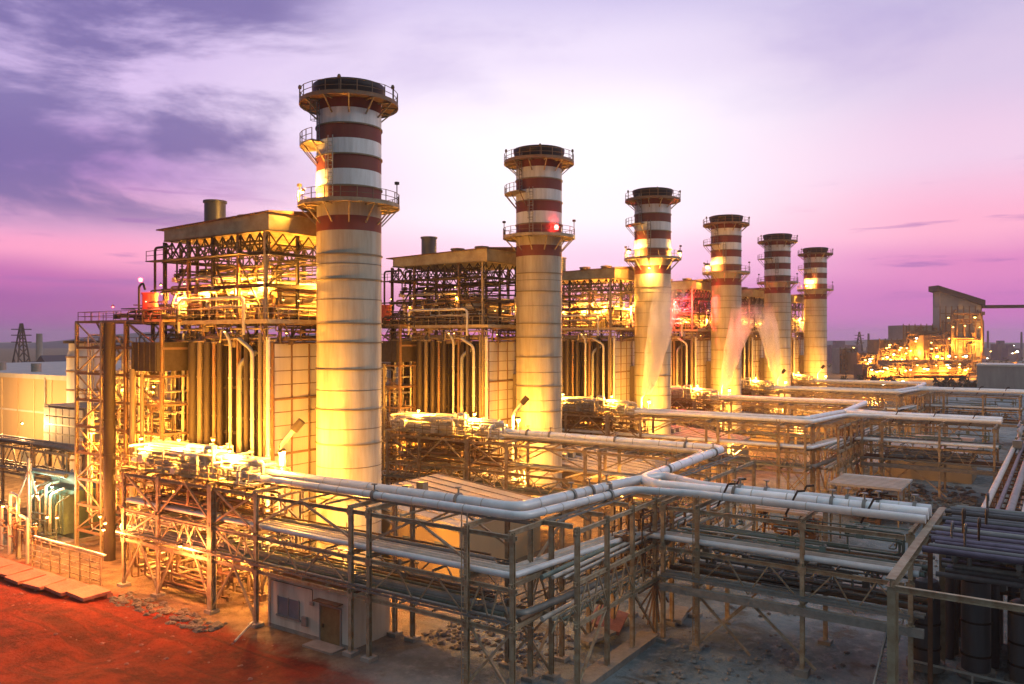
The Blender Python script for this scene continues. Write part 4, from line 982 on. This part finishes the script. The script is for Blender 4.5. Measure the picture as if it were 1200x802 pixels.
# foreground concrete kerbs, slabs, rubble
t = MB(); t.box(-12, 1.2, -34.4, -32.8, -.1, .5); o = t.build('concrete_strip', 'concrete'); tag(o, 'long concrete footing strip at the bottom centre under the corner rack', 'footing'); o.location = (0, -.8, 0)
def blocky(name, x, y, sx, sy, sz, rz, mt, label, cat, z=0, tilt=0, group=None):
    m = MB(); m.box(-sx/2, sx/2, -sy/2, sy/2, 0, sz); o = m.build(name, mt); o.location = (x, y, z); o.rotation_euler = (tilt, 0, rz); tag(o, label, cat, group); return o
blocky('concrete_slab', 1.6, -30.2, 5.0, 2.8, .3, .3, 'concrete_pink', 'tilted tan slab leaning under the rack junction', 'slab', .6, .25)
blocky('concrete_slab', -2.6, -31.2, 3.6, 1.6, .25, -.2, 'concrete', 'small flat slab beside the footing strip', 'slab', .6, .05)
blocky('concrete_slab', 7.2, -34.2, 4.0, 1.8, .4, .2, 'concrete', 'grey slab by the brace feet under the junction', 'slab', .1)
def rock_mb(g, s):
    m = MB(); n = 7; vs = [(0,0,-s*.3)]
    for k, (rr, z) in enumerate(((.8,-.1),(1,.15),(.65,.5))):
        for j in range(n): a = 2*math.pi*(j+.3*k)/n; q = s*rr*g.uniform(.7,1.2); vs.append((q*math.cos(a), q*math.sin(a), s*z*g.uniform(.7,1.1)))
    vs.append((0,0,s*.62)); fs = [(0, 1+(j+1) % n, 1+j) for j in range(n)]
    for k in range(2): fs += [(1+k*n+j, 1+k*n+(j+1) % n, 1+(k+1)*n+(j+1) % n, 1+(k+1)*n+j) for j in range(n)]
    fs += [(1+2*n+j, 1+2*n+(j+1) % n, 1+3*n) for j in range(n)]; m.add(vs, fs); return m
def rubble(n, area, s, mt, seed, label):
    g = random.Random(seed); m = MB()
    for _ in range(n):
        q = rock_mb(g, g.uniform(*s)); dx, dy = g.uniform(area[0], area[1]), g.uniform(area[2], area[3]); dz = g.uniform(-.05, .1)
        m.add([(v[0]+dx, v[1]+dy, v[2]+dz) for v in q.v], q.f)
    o = m.build('rubble', mt); tag(o, label, 'rubble', kind='stuff')
rubble(200, (-14, 6, -46, -36), (.06, .32), 'rock_pale', 4, 'pale stones scattered on the grey ground below the corner rack')
rubble(300, (-10, -2, -30, -18), (.08, .4), 'rock', 5, 'dark rubble under the nearest rack behind the cabin')
rubble(120, (0, 50, -52, -36), (.06, .3), 'rock', 6, 'scattered stones on the grey yard')
rubble(160, (-30, -17.5, -14, 40), (.05, .22), 'concrete_pink', 8, 'small stones on the red ground')
rubble(160, (-19.5, -16.5, -2, 14), (.1, .45), 'rock', 9, 'heap of stones at the thick rack post')
rubble(260, (60, 95, -58, -42), (.2, .8), 'rock', 10, 'dark rubble heap on the far yard')
t = MB(); t.tube([(-19.5, -6.5, .3), (-16.2, -4.6, .6)], .09, 8); o = t.build('loose_pipe', 'pipe_pale'); tag(o, 'loose pale pipe lying left of the white cabin', 'pipe')

# canopy and small roofs in the middle yard
def canopy(x, y, sx, sy, h, label, mt='panel', group='flat canopies in the yard'):
    t = empty('canopy', (x, y, 0), label, 'canopy', group)
    b = MB(); b.box(-.4, sx+.4, -.4, sy+.4, h, h+.25); b.build('roof', mt, t)
    for k in range(int(sx/1.1)): b = MB(); b.box(-.3+1.1*k, -.22+1.1*k, -.4, sy+.4, h+.253, h+.33); b.build('roof_seam', mt, t)
    for i in (0, .5, 1):
        for j in (0, 1): b = MB(); b.bar((sx*i, sy*j, 0), (sx*i, sy*j, h), .2); b.build('post', 'steel_tan', t)
    c = MB(); clutter(c, .5, sx-.5, .5, sy-.5, .2, h-.8, 24, (.08, .2), int(x)); c.build('covered_pipework', 'pipe_brown', t, kind='stuff')
canopy(57, -45, 9, 8.5, 5, 'grey flat canopy on thin posts in the middle of the yard')
canopy(36, -40, 10, 9, 4.6, 'tan flat canopy just behind the thick silver pipes', 'roof_tan')
canopy(110, -48, 16, 10, 5, 'long pale canopy in the far yard', 'roof_tan')
t = empty('low_wall', (100, -36, 0), 'low tan wall building in the middle yard near the second junction', 'building')
b = MB(); b.box(0, 9, -14, 0, 0, 5); b.build('wall', 'wall_beige', t); b = MB(); b.box(-.3, 9.3, -14.3, .3, 5.003, 5.3); b.build('roof', 'roof_tan', t)

# ------------------------------------------------------------------ right: portal frame, dark rack, tanks
t = empty('portal_frame', (0, -55.6, 0), 'long tan beam on two posts at the lower right', 'portal frame')
b = MB(); b.ibeam((-13.6, 0, 11.9), (9.6, 0, 11.9), .5, .5); b.build('beam', 'steel_tan', t)
for x in (-13.2, -12.4, 9.2): b = MB(); b.ibeam((x, 0, 0), (x, 0, 11.65), .4, .4); b.build('post', 'steel_tan', t)
b = MB(); b.ibeam((2, -.05, 0), (2, -.05, 11.6), .3, .3); b.build('post', 'rust_sheet', t)
t = rack('service_rack', 'dark rack of stacked pipes at the lower right corner', [-11, -21, -31], 8.2, 'y', (1.2, -55.5), [8.6, 11.9], 'dark racks at the right', mt='steel')
g = random.Random(77)
t2 = t
for z, w in ((11.9, -14.6), (11.9, 0), (11.9, 8.2), (8.6, 8.2)): b = MB(); b.ibeam((w, -.3, z-.3), (w, -30 if w < 0 else -10.6, z-.3), .26, .34); b.build('side_beam', 'rack_steel', t)
for y in (-16, -30):
    b = MB(); b.ibeam((-14.6, y, 0), (-14.6, y, 11.4), .35, .35); b.build('post', 'rack_steel', t); b = MB(); b.ibeam((-14.8, y, 11.9), (0, y, 11.9), .3, .3); b.build('cross_beam', 'rack_steel', t)

for z, n in ((12.3, 26), (8.95, 16)):
    for q in range(n):
        x = -8+16*(q+.5)/n if z > 12 else -.4+8.4*(q+.5)/n
        r_ = g.uniform(.07, .24); b = MB(); b.tube([(x, -.5-g.uniform(0, .8), z+r_-.1), (x, -34, z+r_-.1)], r_, 10)
        b.build('rack_pipe', g.choice(['pipe_purple', 'pipe_purple', 'tank_grey', 'steel_dark', 'tank_grey', 'pipe_grey']), t2)
for q in range(16):
    x = g.uniform(-7, 8); y = g.uniform(-13, -1.5); h = g.uniform(.8, 2.0)
    b = MB(); b.tube(bend([(x, y, 12.3), (x, y, 12.3+h), (x+.7, y, 12.3+h), (x+.7, y, 12.3+h*.6)], .25), g.uniform(.05, .09), 8); b.build('pipe_stub', g.choice(['pipe_grey', 'tank_grey', 'steel_dark']), t2)
for q in range(34):
    x = 9.4+1.5*(q % 5)+g.uniform(-.2, .2); y = -.4-1.5*(q//5)+g.uniform(-.2, .2); h = g.uniform(4, 8)
    b = MB(); b.lathe([(.42, 0), (.42, h), (.28, h+.2), (0, h+.3)], c=(x, y), n=12); b.build('pump_column', g.choice(['pipe_grey', 'tank_grey']), t2)
c = MB(); clutter(c, 0, 8, -14, -1, 8.8, 11.5, 70, (.06, .22), 91); c.build('valve_pipework', 'pipe_grey', t2, kind='stuff')
TL = ['first grey vertical tank from the left at the lower right', 'tall grey domed tank second from the left at the lower right', 'third grey tank, in shadow at the lower right corner', 'fourth dark tank at the right edge']
for k, (x, y, r_, h) in enumerate(((7.6, -54.6, 1.05, 7.0), (8.0, -58.0, 1.0, 8.2), (7.6, -61.0, .85, 6.4), (7.0, -64.0, 1.0, 7.2))):
    t = empty('vertical_tank', (x, y, 0), TL[k], 'tank', 'vertical tanks at the lower right')
    b = MB(); b.lathe([(r_, .5), (r_, h-.6), (r_*.86, h-.22), (r_*.5, h-.04), (0, h)], n=24); b.build('shell', 'tank_grey', t)
    b = MB(); [b.lathe([(r_+.003, z), (r_+.07, z), (r_+.07, z+.14), (r_+.003, z+.14)], n=24, smooth=False) for z in (1.6, h*.5, h-1)]; b.build('hoop', 'steel_dark', t)
    b = MB(); b.lathe([(r_+.3, 0), (r_+.3, .5), (0, .5)], n=16, smooth=False); b.build('base', 'concrete', t)
    b = MB(); b.tube(bend([(0, 0, h-.1), (0, 0, h+.8), (1.2, 0, h+.8)], .3), .14, 8); b.build('nozzle', 'pipe_grey', t)
# service ladder-stair
t = empty('staircase', (6, -52.6, 0), 'pale narrow staircase beside the grey tanks at the lower right', 'stairs')
for s in (-.45, .45):
    b = MB(); b.bar((-5.4, s, .3), (1.8, s, 3.6), .12, .4); b.build('stringer', 'pipe_pale', t)
for k in range(16):
    b = MB(); b.box(-5.3+.45*k, -5.0+.45*k, -.4, .4, .35+.206*k, .4+.206*k); b.build('tread', 'pipe_grey', t)
t = empty('ground_rail', (0, 0, 0), 'low pale rail in front of the tanks at the lower right', 'rail')
b = MB(); b.bar((5.6, -54, 1.0), (4.4, -66, 1.0), .14); b.build('rail', 'pipe_pale', t)
for k in range(4): b = MB(); b.bar((5.6-.4*k, -54-4*k, 0), (5.6-.4*k, -54-4*k, 1), .12); b.build('post', 'pipe_pale', t)
# long north rack along the right side
bays = [0]+[12*i for i in range(1, 14)]
t = rack('long_pipe_rack', 'long pipe rack running away along the right edge', bays, -9, 'x', (12, -57), [5.5, 9.5], 'racks at the right', mt='steel')
for q in range(9):
    r_ = [.3, .22, .35, .2, .28, .35, .22, .3, .25][q]
    for z in (9.75,) if q % 2 else (9.75, 5.75):
        b = MB(); b.tube([(-1, -.5-q, z+r_), (160, -.5-q, z+r_)], r_, 10); b.build('rack_pipe', ['pipe_pale', 'tank_grey', 'pipe_grey'][q % 3], t)
c = MB(); clutter(c, 45, 100, -9, 0, 6, 12.5, 50, (.1, .3), 95); c.build('valve_pipework', 'pipe_grey', t, kind='stuff')
for q in range(3):
    o = MB(); 
    n = 24; x, y = 60+7*q, -63
    path = [(x, y+1.5*math.cos(2*math.pi*k/n), 12.6+1.5*math.sin(2*math.pi*k/n)) for k in range(n+1)]
    o.tube(path, .35, 8, False); ob = o.build('pipe_coil', 'pipe_pale'); tag(ob, ['nearest', 'middle', 'farthest'][q]+' round pipe loop standing on the long rack at the right edge', 'pipe loop', 'pipe loops on the long rack')

# ------------------------------------------------------------------ far right: warehouse, second plant
t = empty('warehouse', (412, -58, 0), 'plain grey warehouse at the right edge before the second plant', 'warehouse')
b = MB(); b.box(0, 30, -40, 32, 0, 11.2); b.build('wall', 'panel', t)
b = MB(); b.box(-.4, 30.4, -40.4, 32.4, 11.203, 12.1); b.build('roof', 'pipe_pale', t)
def upt(x, d):      # plan point for a viewing angle and distance
    a = (x-600)/960*d; X = a+17.5; Y = d-87.8
    return (.561*X+.828*Y, -.828*X+.561*Y)
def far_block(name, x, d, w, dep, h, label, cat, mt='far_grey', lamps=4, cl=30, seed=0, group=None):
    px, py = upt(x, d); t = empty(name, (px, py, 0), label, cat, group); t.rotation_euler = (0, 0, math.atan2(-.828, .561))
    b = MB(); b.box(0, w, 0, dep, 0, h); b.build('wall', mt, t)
    g = random.Random(seed)
    c = MB()
    for k in range(int(w/4)+1): c.bar((k*4*w/(4*max(1,int(w/4))), -.6, 0), (k*4*w/(4*max(1,int(w/4))), -.6, h+1), .5)
    for z in range(6, int(h), 6): c.bar((0, -.7, z), (w, -.7, z), .4)
    c.build('steel_frame', 'steel', t)
    c = MB(); clutter(c, 0, w, -6, -.8, 1, h, cl, (.2, .6), seed); c.build('outer_pipework', 'pipe_brown', t, kind='stuff')
    for k in range(lamps):
        floodlight(t, (g.uniform(1, w-1), -7-g.uniform(0, 2), g.uniform(5, h*.9)), 0, s=g.uniform(1.0, 1.6), kind='lamp_sodium' if g.random() < .75 else 'lamp_white')
    for k in range(max(1, lamps//4)):
        light(t, (w*(k+.5)/max(1, lamps//4), -9, h*.45), (7000 if h > 40 else 7000), SOD, 1)
    return t
t = far_block('power_boiler', 1101, 556, 28, 9, 46, 'tall grey boiler block with dark sloped top at the far right', 'boiler', 'far_grey', 8, 30, 1)
b = MB(); b.add([(0,0,46),(28,0,46),(28,9,46),(0,9,46),(0,0,57),(28,0,47.5),(28,9,47.5),(0,9,57)], [(0,1,5,4),(1,2,6,5),(2,3,7,6),(3,0,4,7)]); b.build('upper_wall', 'far_grey', t)
b = MB(); b.add([(-2,-2,57.4),(30,-2,47.4),(30,11,47.4),(-2,11,57.4),(-2,-2,61),(30,-2,51),(30,11,51),(-2,11,61)], [(0,3,2,1),(4,5,6,7),(0,1,5,4),(1,2,6,5),(2,3,7,6),(3,0,4,7)]); b.build('roof', 'steel_dark', t)
far_block('power_boiler', 1058, 560, 24, 22, 34, 'lower block with yellow lit top, left of the tall far boiler', 'boiler', 'far_grey', 14, 60, 2)
far_block('process_building', 1030, 552, 16, 18, 24, 'brown process block glowing yellow at the far right', 'building', 'far_brown', 12, 50, 3)
far_block('process_building', 1004, 560, 16, 18, 15, 'low brown block right of the smallest chimney', 'building', 'far_brown', 8, 40, 4)
far_block('process_building', 984, 580, 12, 14, 18, 'small grey block just right of the smallest chimney', 'building', 'far_grey', 5, 20, 5)
far_block('process_building', 1040, 520, 52, 14, 11, 'wide orange lit pipe hall in front of the far boilers', 'building', 'far_brown', 18, 90, 6)
far_block('process_building', 1010, 500, 20, 12, 9, 'small amber lit block left of the wide pipe hall', 'building', 'far_brown', 10, 40, 8)
far_block('process_building', 1082, 545, 14, 10, 27, 'narrow amber tower between the two far boiler blocks', 'building', 'far_brown', 9, 40, 9)
far_block('process_building', 1150, 560, 40, 14, 8, 'low reddish block behind the warehouse', 'building', 'far_brown', 5, 30, 7)
p1 = upt(1150, 556); p2 = upt(1330, 556)
t = MB(); t.bar((p1[0], p1[1], 46.5), (p2[0], p2[1], 47.5), 2.4, 2.2); o = t.build('conveyor_bridge', 'steel_dark'); tag(o, 'dark straight conveyor bridge leaving the tall far boiler to the right', 'conveyor')
g = random.Random(88)
for k in range(12):
    x = 975+19*k+g.uniform(-4, 4); d_ = g.uniform(760, 950)
    u, v = upt(x, d_); w = g.uniform(14, 34); h = g.uniform(9, 24)
    t = empty('distant_building', (u, v, 0), ['first','second','third','fourth','fifth','sixth','seventh','eighth','ninth','tenth','eleventh','twelfth'][k]+' pale distant building from the left on the right horizon', 'building', 'distant buildings on the right horizon'); t.rotation_euler = (0, 0, g.uniform(-1, -.6))
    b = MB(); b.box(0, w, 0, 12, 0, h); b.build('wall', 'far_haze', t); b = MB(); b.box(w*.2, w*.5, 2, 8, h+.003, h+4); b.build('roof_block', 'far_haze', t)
    if k % 2: b = MB(); b.lathe([(1.4, 0), (1.0, h+18), (.8, h+18)], c=(w+3, 4), n=8); b.build('flue', 'far_haze', t)
    for q in range(2): floodlight(t, (g.uniform(1, w), -2, g.uniform(3, h)), 0, s=1.5, kind='lamp_white' if q else 'lamp_sodium')
# shrubs: low dark belt
def belt(x0, x1, d, h, seed, label, n=900):
    g = random.Random(seed); m = MB()
    for _ in range(n):
        x = g.uniform(x0, x1); dd = d+g.uniform(0, 14); u, v = upt(x, dd); s = g.uniform(.5, 1.5); z = g.uniform(0, h)*(.6+.4*math.sin(x*.35+seed))
        a = [Vector((g.uniform(-1,1), g.uniform(-1,1), g.uniform(-1,1)))*s for _ in range(3)]
        m.add([Vector((u,v,z))+q for q in a], [(0,1,2)])
    o = m.build('shrub_belt', 'tree_dark'); tag(o, label, 'shrubs', kind='stuff')
belt(985, 1050, 420, 6, 1, 'dark green shrub belt before the far plant'); belt(1095, 1145, 420, 6, 2, 'dark shrubs left of the warehouse')
belt(-60, 95, 260, 9, 3, 'dark trees and scrub behind the beige hall', 1600); belt(970, 1240, 700, 9, 4, 'distant tree line on the right horizon', 1500)
# scattered yard lamps among the far plant
g = random.Random(15)
for k in range(7):
    x = [1035, 1058, 1078, 1098, 1112, 1132, 1192][k]; d = [300, 330, 310, 470, 480, 480, 520][k]; h = [8, 7, 7, 14, 14, 14, 16][k]
    u, v = upt(x, d); t = empty('yard_lamp', (u, v, 0), ['yard lamp before the shrub belt, leftmost', 'yard lamp second from left before the far plant', 'yard lamp third from left before the far plant', 'tall yard lamp at the foot of the tall far boiler', 'tall yard lamp right of the boiler foot', 'tall yard lamp between boiler and warehouse', 'lone yard lamp at the right edge horizon'][k], 'lamp', 'far yard lamps')
    b = MB(); b.bar((0,0,0),(0,0,h),.2); b.build('mast', 'steel', t); b = MB(); b.lathe([(0,h),(.7,h+.3),(.8,h+.8),(0,h+1.3)], n=8); b.build('bulb', 'lamp_white', t)
# far left skyline
def pylon(x, d, h, label):
    u, v = upt(x, d); t = empty('lattice_pylon', (u, v, 0), label, 'pylon', 'far pylons'); b = MB(); w = h*.14
    lv = [0, .3, .5, .65, .78, .9, 1]
    for a, c in zip(lv[:-1], lv[1:]):
        wa, wc = w*(1-a*.9), w*(1-c*.9)
        for sx in (-1, 1):
            for sy in (-1, 1): b.bar((sx*wa, sy*wa, a*h), (sx*wc, sy*wc, c*h), .8)
        b.bar((-wa, -wa, a*h), (wc, -wc, c*h), .6); b.bar((wa, -wa, a*h), (-wc, -wc, c*h), .6); b.bar((-wa, -wa, a*h), (-wc, wc, c*h), .6)
    b.build('tower', 'steel_dark', t); b = MB()
    for z in (.62, .76, .88): b.bar((-h*.14, h*.12, z*h), (h*.14, -h*.12, z*h), .7)
    b.build('cross_arm', 'steel_dark', t)
pylon(25, 600, 36, 'dark lattice pylon on the left horizon'); pylon(-30, 700, 34, 'second dark pylon beyond the left edge')
pylon(1007, 900, 32, 'thin pylon on the horizon right of the smallest chimney')
u, v = upt(46, 500); t = MB(); t.lathe([(2.2, 0), (1.7, 28), (1.4, 28)], c=(u, v), n=16); o = t.build('far_chimney', 'far_grey'); tag(o, 'slim dark chimney on the left horizon beside the pylon', 'chimney')
for k, (x, w, h) in enumerate(((52, 20, 10), (2, 16, 7), (66, 14, 13))):
    u, v = upt(x, 400); t = empty('far_shed', (u, v, 0), ['dark shed with pitched roof under the far left chimney', 'small shed at the left edge horizon', 'shed behind the flat capped stack'][k], 'shed', 'far sheds at the left')
    b = MB(); b.box(-w/2, w/2, -5, 5, 0, h); b.build('wall', 'far_grey', t); b = MB(); b.add([(-w/2-.5,-5.5,h),(w/2+.5,-5.5,h),(w/2+.5,5.5,h),(-w/2-.5,5.5,h),(-w/2-.5,0,h+4),(w/2+.5,0,h+4)], [(0,1,5,4),(2,3,4,5),(3,0,4),(1,2,5)]); b.build('roof', 'hill', t)

# ------------------------------------------------------------------ steam
def steam(i, base, top, r0_, r1_, dens, label, col=(1, .97, .96)):
    m = bpy.data.materials.new('steam_vapour_%d' % i); m.use_nodes = True; n = m.node_tree.nodes; l = m.node_tree.links
    n.remove(n['Principled BSDF']); pv = n.new('ShaderNodeVolumePrincipled'); pv.inputs['Color'].default_value = (*col, 1); pv.inputs['Anisotropy'].default_value = .2
    c = n.new('ShaderNodeTexCoord'); mp = n.new('ShaderNodeMapping'); mp.inputs['Scale'].default_value = (1, 1, .22); l.new(c.outputs['Object'], mp.inputs[0]); ns = n.new('ShaderNodeTexNoise'); ns.inputs['Scale'].default_value = .75; ns.inputs['Detail'].default_value = 6; l.new(mp.outputs[0], ns.inputs['Vector'])
    r_ = n.new('ShaderNodeMapRange'); l.new(ns.outputs[0], r_.inputs[0]); r_.inputs[1].default_value = .36; r_.inputs[2].default_value = .62; r_.inputs[4].default_value = dens
    sx = n.new('ShaderNodeSeparateXYZ'); l.new(c.outputs['Object'], sx.inputs[0]); fd = n.new('ShaderNodeMapRange'); fd.interpolation_type = 'SMOOTHSTEP'; l.new(sx.outputs[2], fd.inputs[0]); fd.inputs[1].default_value = top[2]-base[2]; fd.inputs[2].default_value = 3; fd.inputs[4].default_value = 1
    ml = n.new('ShaderNodeMath'); ml.operation = 'MULTIPLY'; l.new(r_.outputs[0], ml.inputs[0]); l.new(fd.outputs[0], ml.inputs[1])
    l.new(ml.outputs[0], pv.inputs['Density']); l.new(pv.outputs[0], n['Material Output'].inputs['Volume'])
    M['steam%d' % i] = m
    b = MB(); a, c2 = Vector((0,0,0)), Vector(top)-Vector(base); N_ = 12; k_ = 9; g = random.Random(i)
    axis = c2.normalized(); s1 = axis.cross(Vector((0,1,0))).normalized(); s2 = axis.cross(s1)
    vs = []
    for q in range(k_+1):
        f = q/k_; rr = r0_+(r1_-r0_)*f**.8
        if q == k_: rr *= .55
        ctr = c2*f+s1*g.uniform(-.3,.3)*f*r1_*.5
        for j in range(N_): A = 2*math.pi*j/N_; vs.append(ctr+(s1*math.cos(A)+s2*math.sin(A))*rr*g.uniform(.85,1.15))
    fs = [(q*N_+j, q*N_+(j+1) % N_, (q+1)*N_+(j+1) % N_, (q+1)*N_+j) for q in range(k_) for j in range(N_)]
    fs += [tuple(range(N_))[::-1], tuple(k_*N_+j for j in range(N_))]
    b.add(vs, fs, True); o = b.build('steam_plume', 'steam%d' % i); o.location = base; tag(o, label, 'steam', 'steam plumes', 'stuff')
def sp_(x, y, d): u, v = upt(x, d); return (u, v, 25.5-(y-396)/960*d)
steam(0, sp_(757, 462, 141), sp_(789, 318, 138), .8, 3.0, 1.3, 'pale steam plume drifting up across the third chimney')
steam(1, sp_(847, 455, 176), sp_(876, 350, 172), .8, 3.0, 1.3, 'pale steam plume rising right of the fourth chimney')
steam(2, sp_(912, 448, 208), sp_(892, 350, 204), .9, 3.2, 1.3, 'pale steam plume leaning left before the fifth chimney')

# ------------------------------------------------------------------ evening haze
HZ = bpy.data.materials.new('haze_air'); HZ.use_nodes = True; n = HZ.node_tree.nodes
n.remove(n['Principled BSDF']); pv = n.new('ShaderNodeVolumePrincipled'); pv.inputs['Color'].default_value = (.95, .88, .92, 1); pv.inputs['Density'].default_value = .00014; pv.inputs['Anisotropy'].default_value = .3
HZ.node_tree.links.new(pv.outputs[0], n['Material Output'].inputs['Volume']); M['haze'] = HZ
b = MB(); b.box(-1000, 5200, -5200, 5200, -3, 66); o = b.build('haze', 'haze'); o['kind'] = 'stuff'
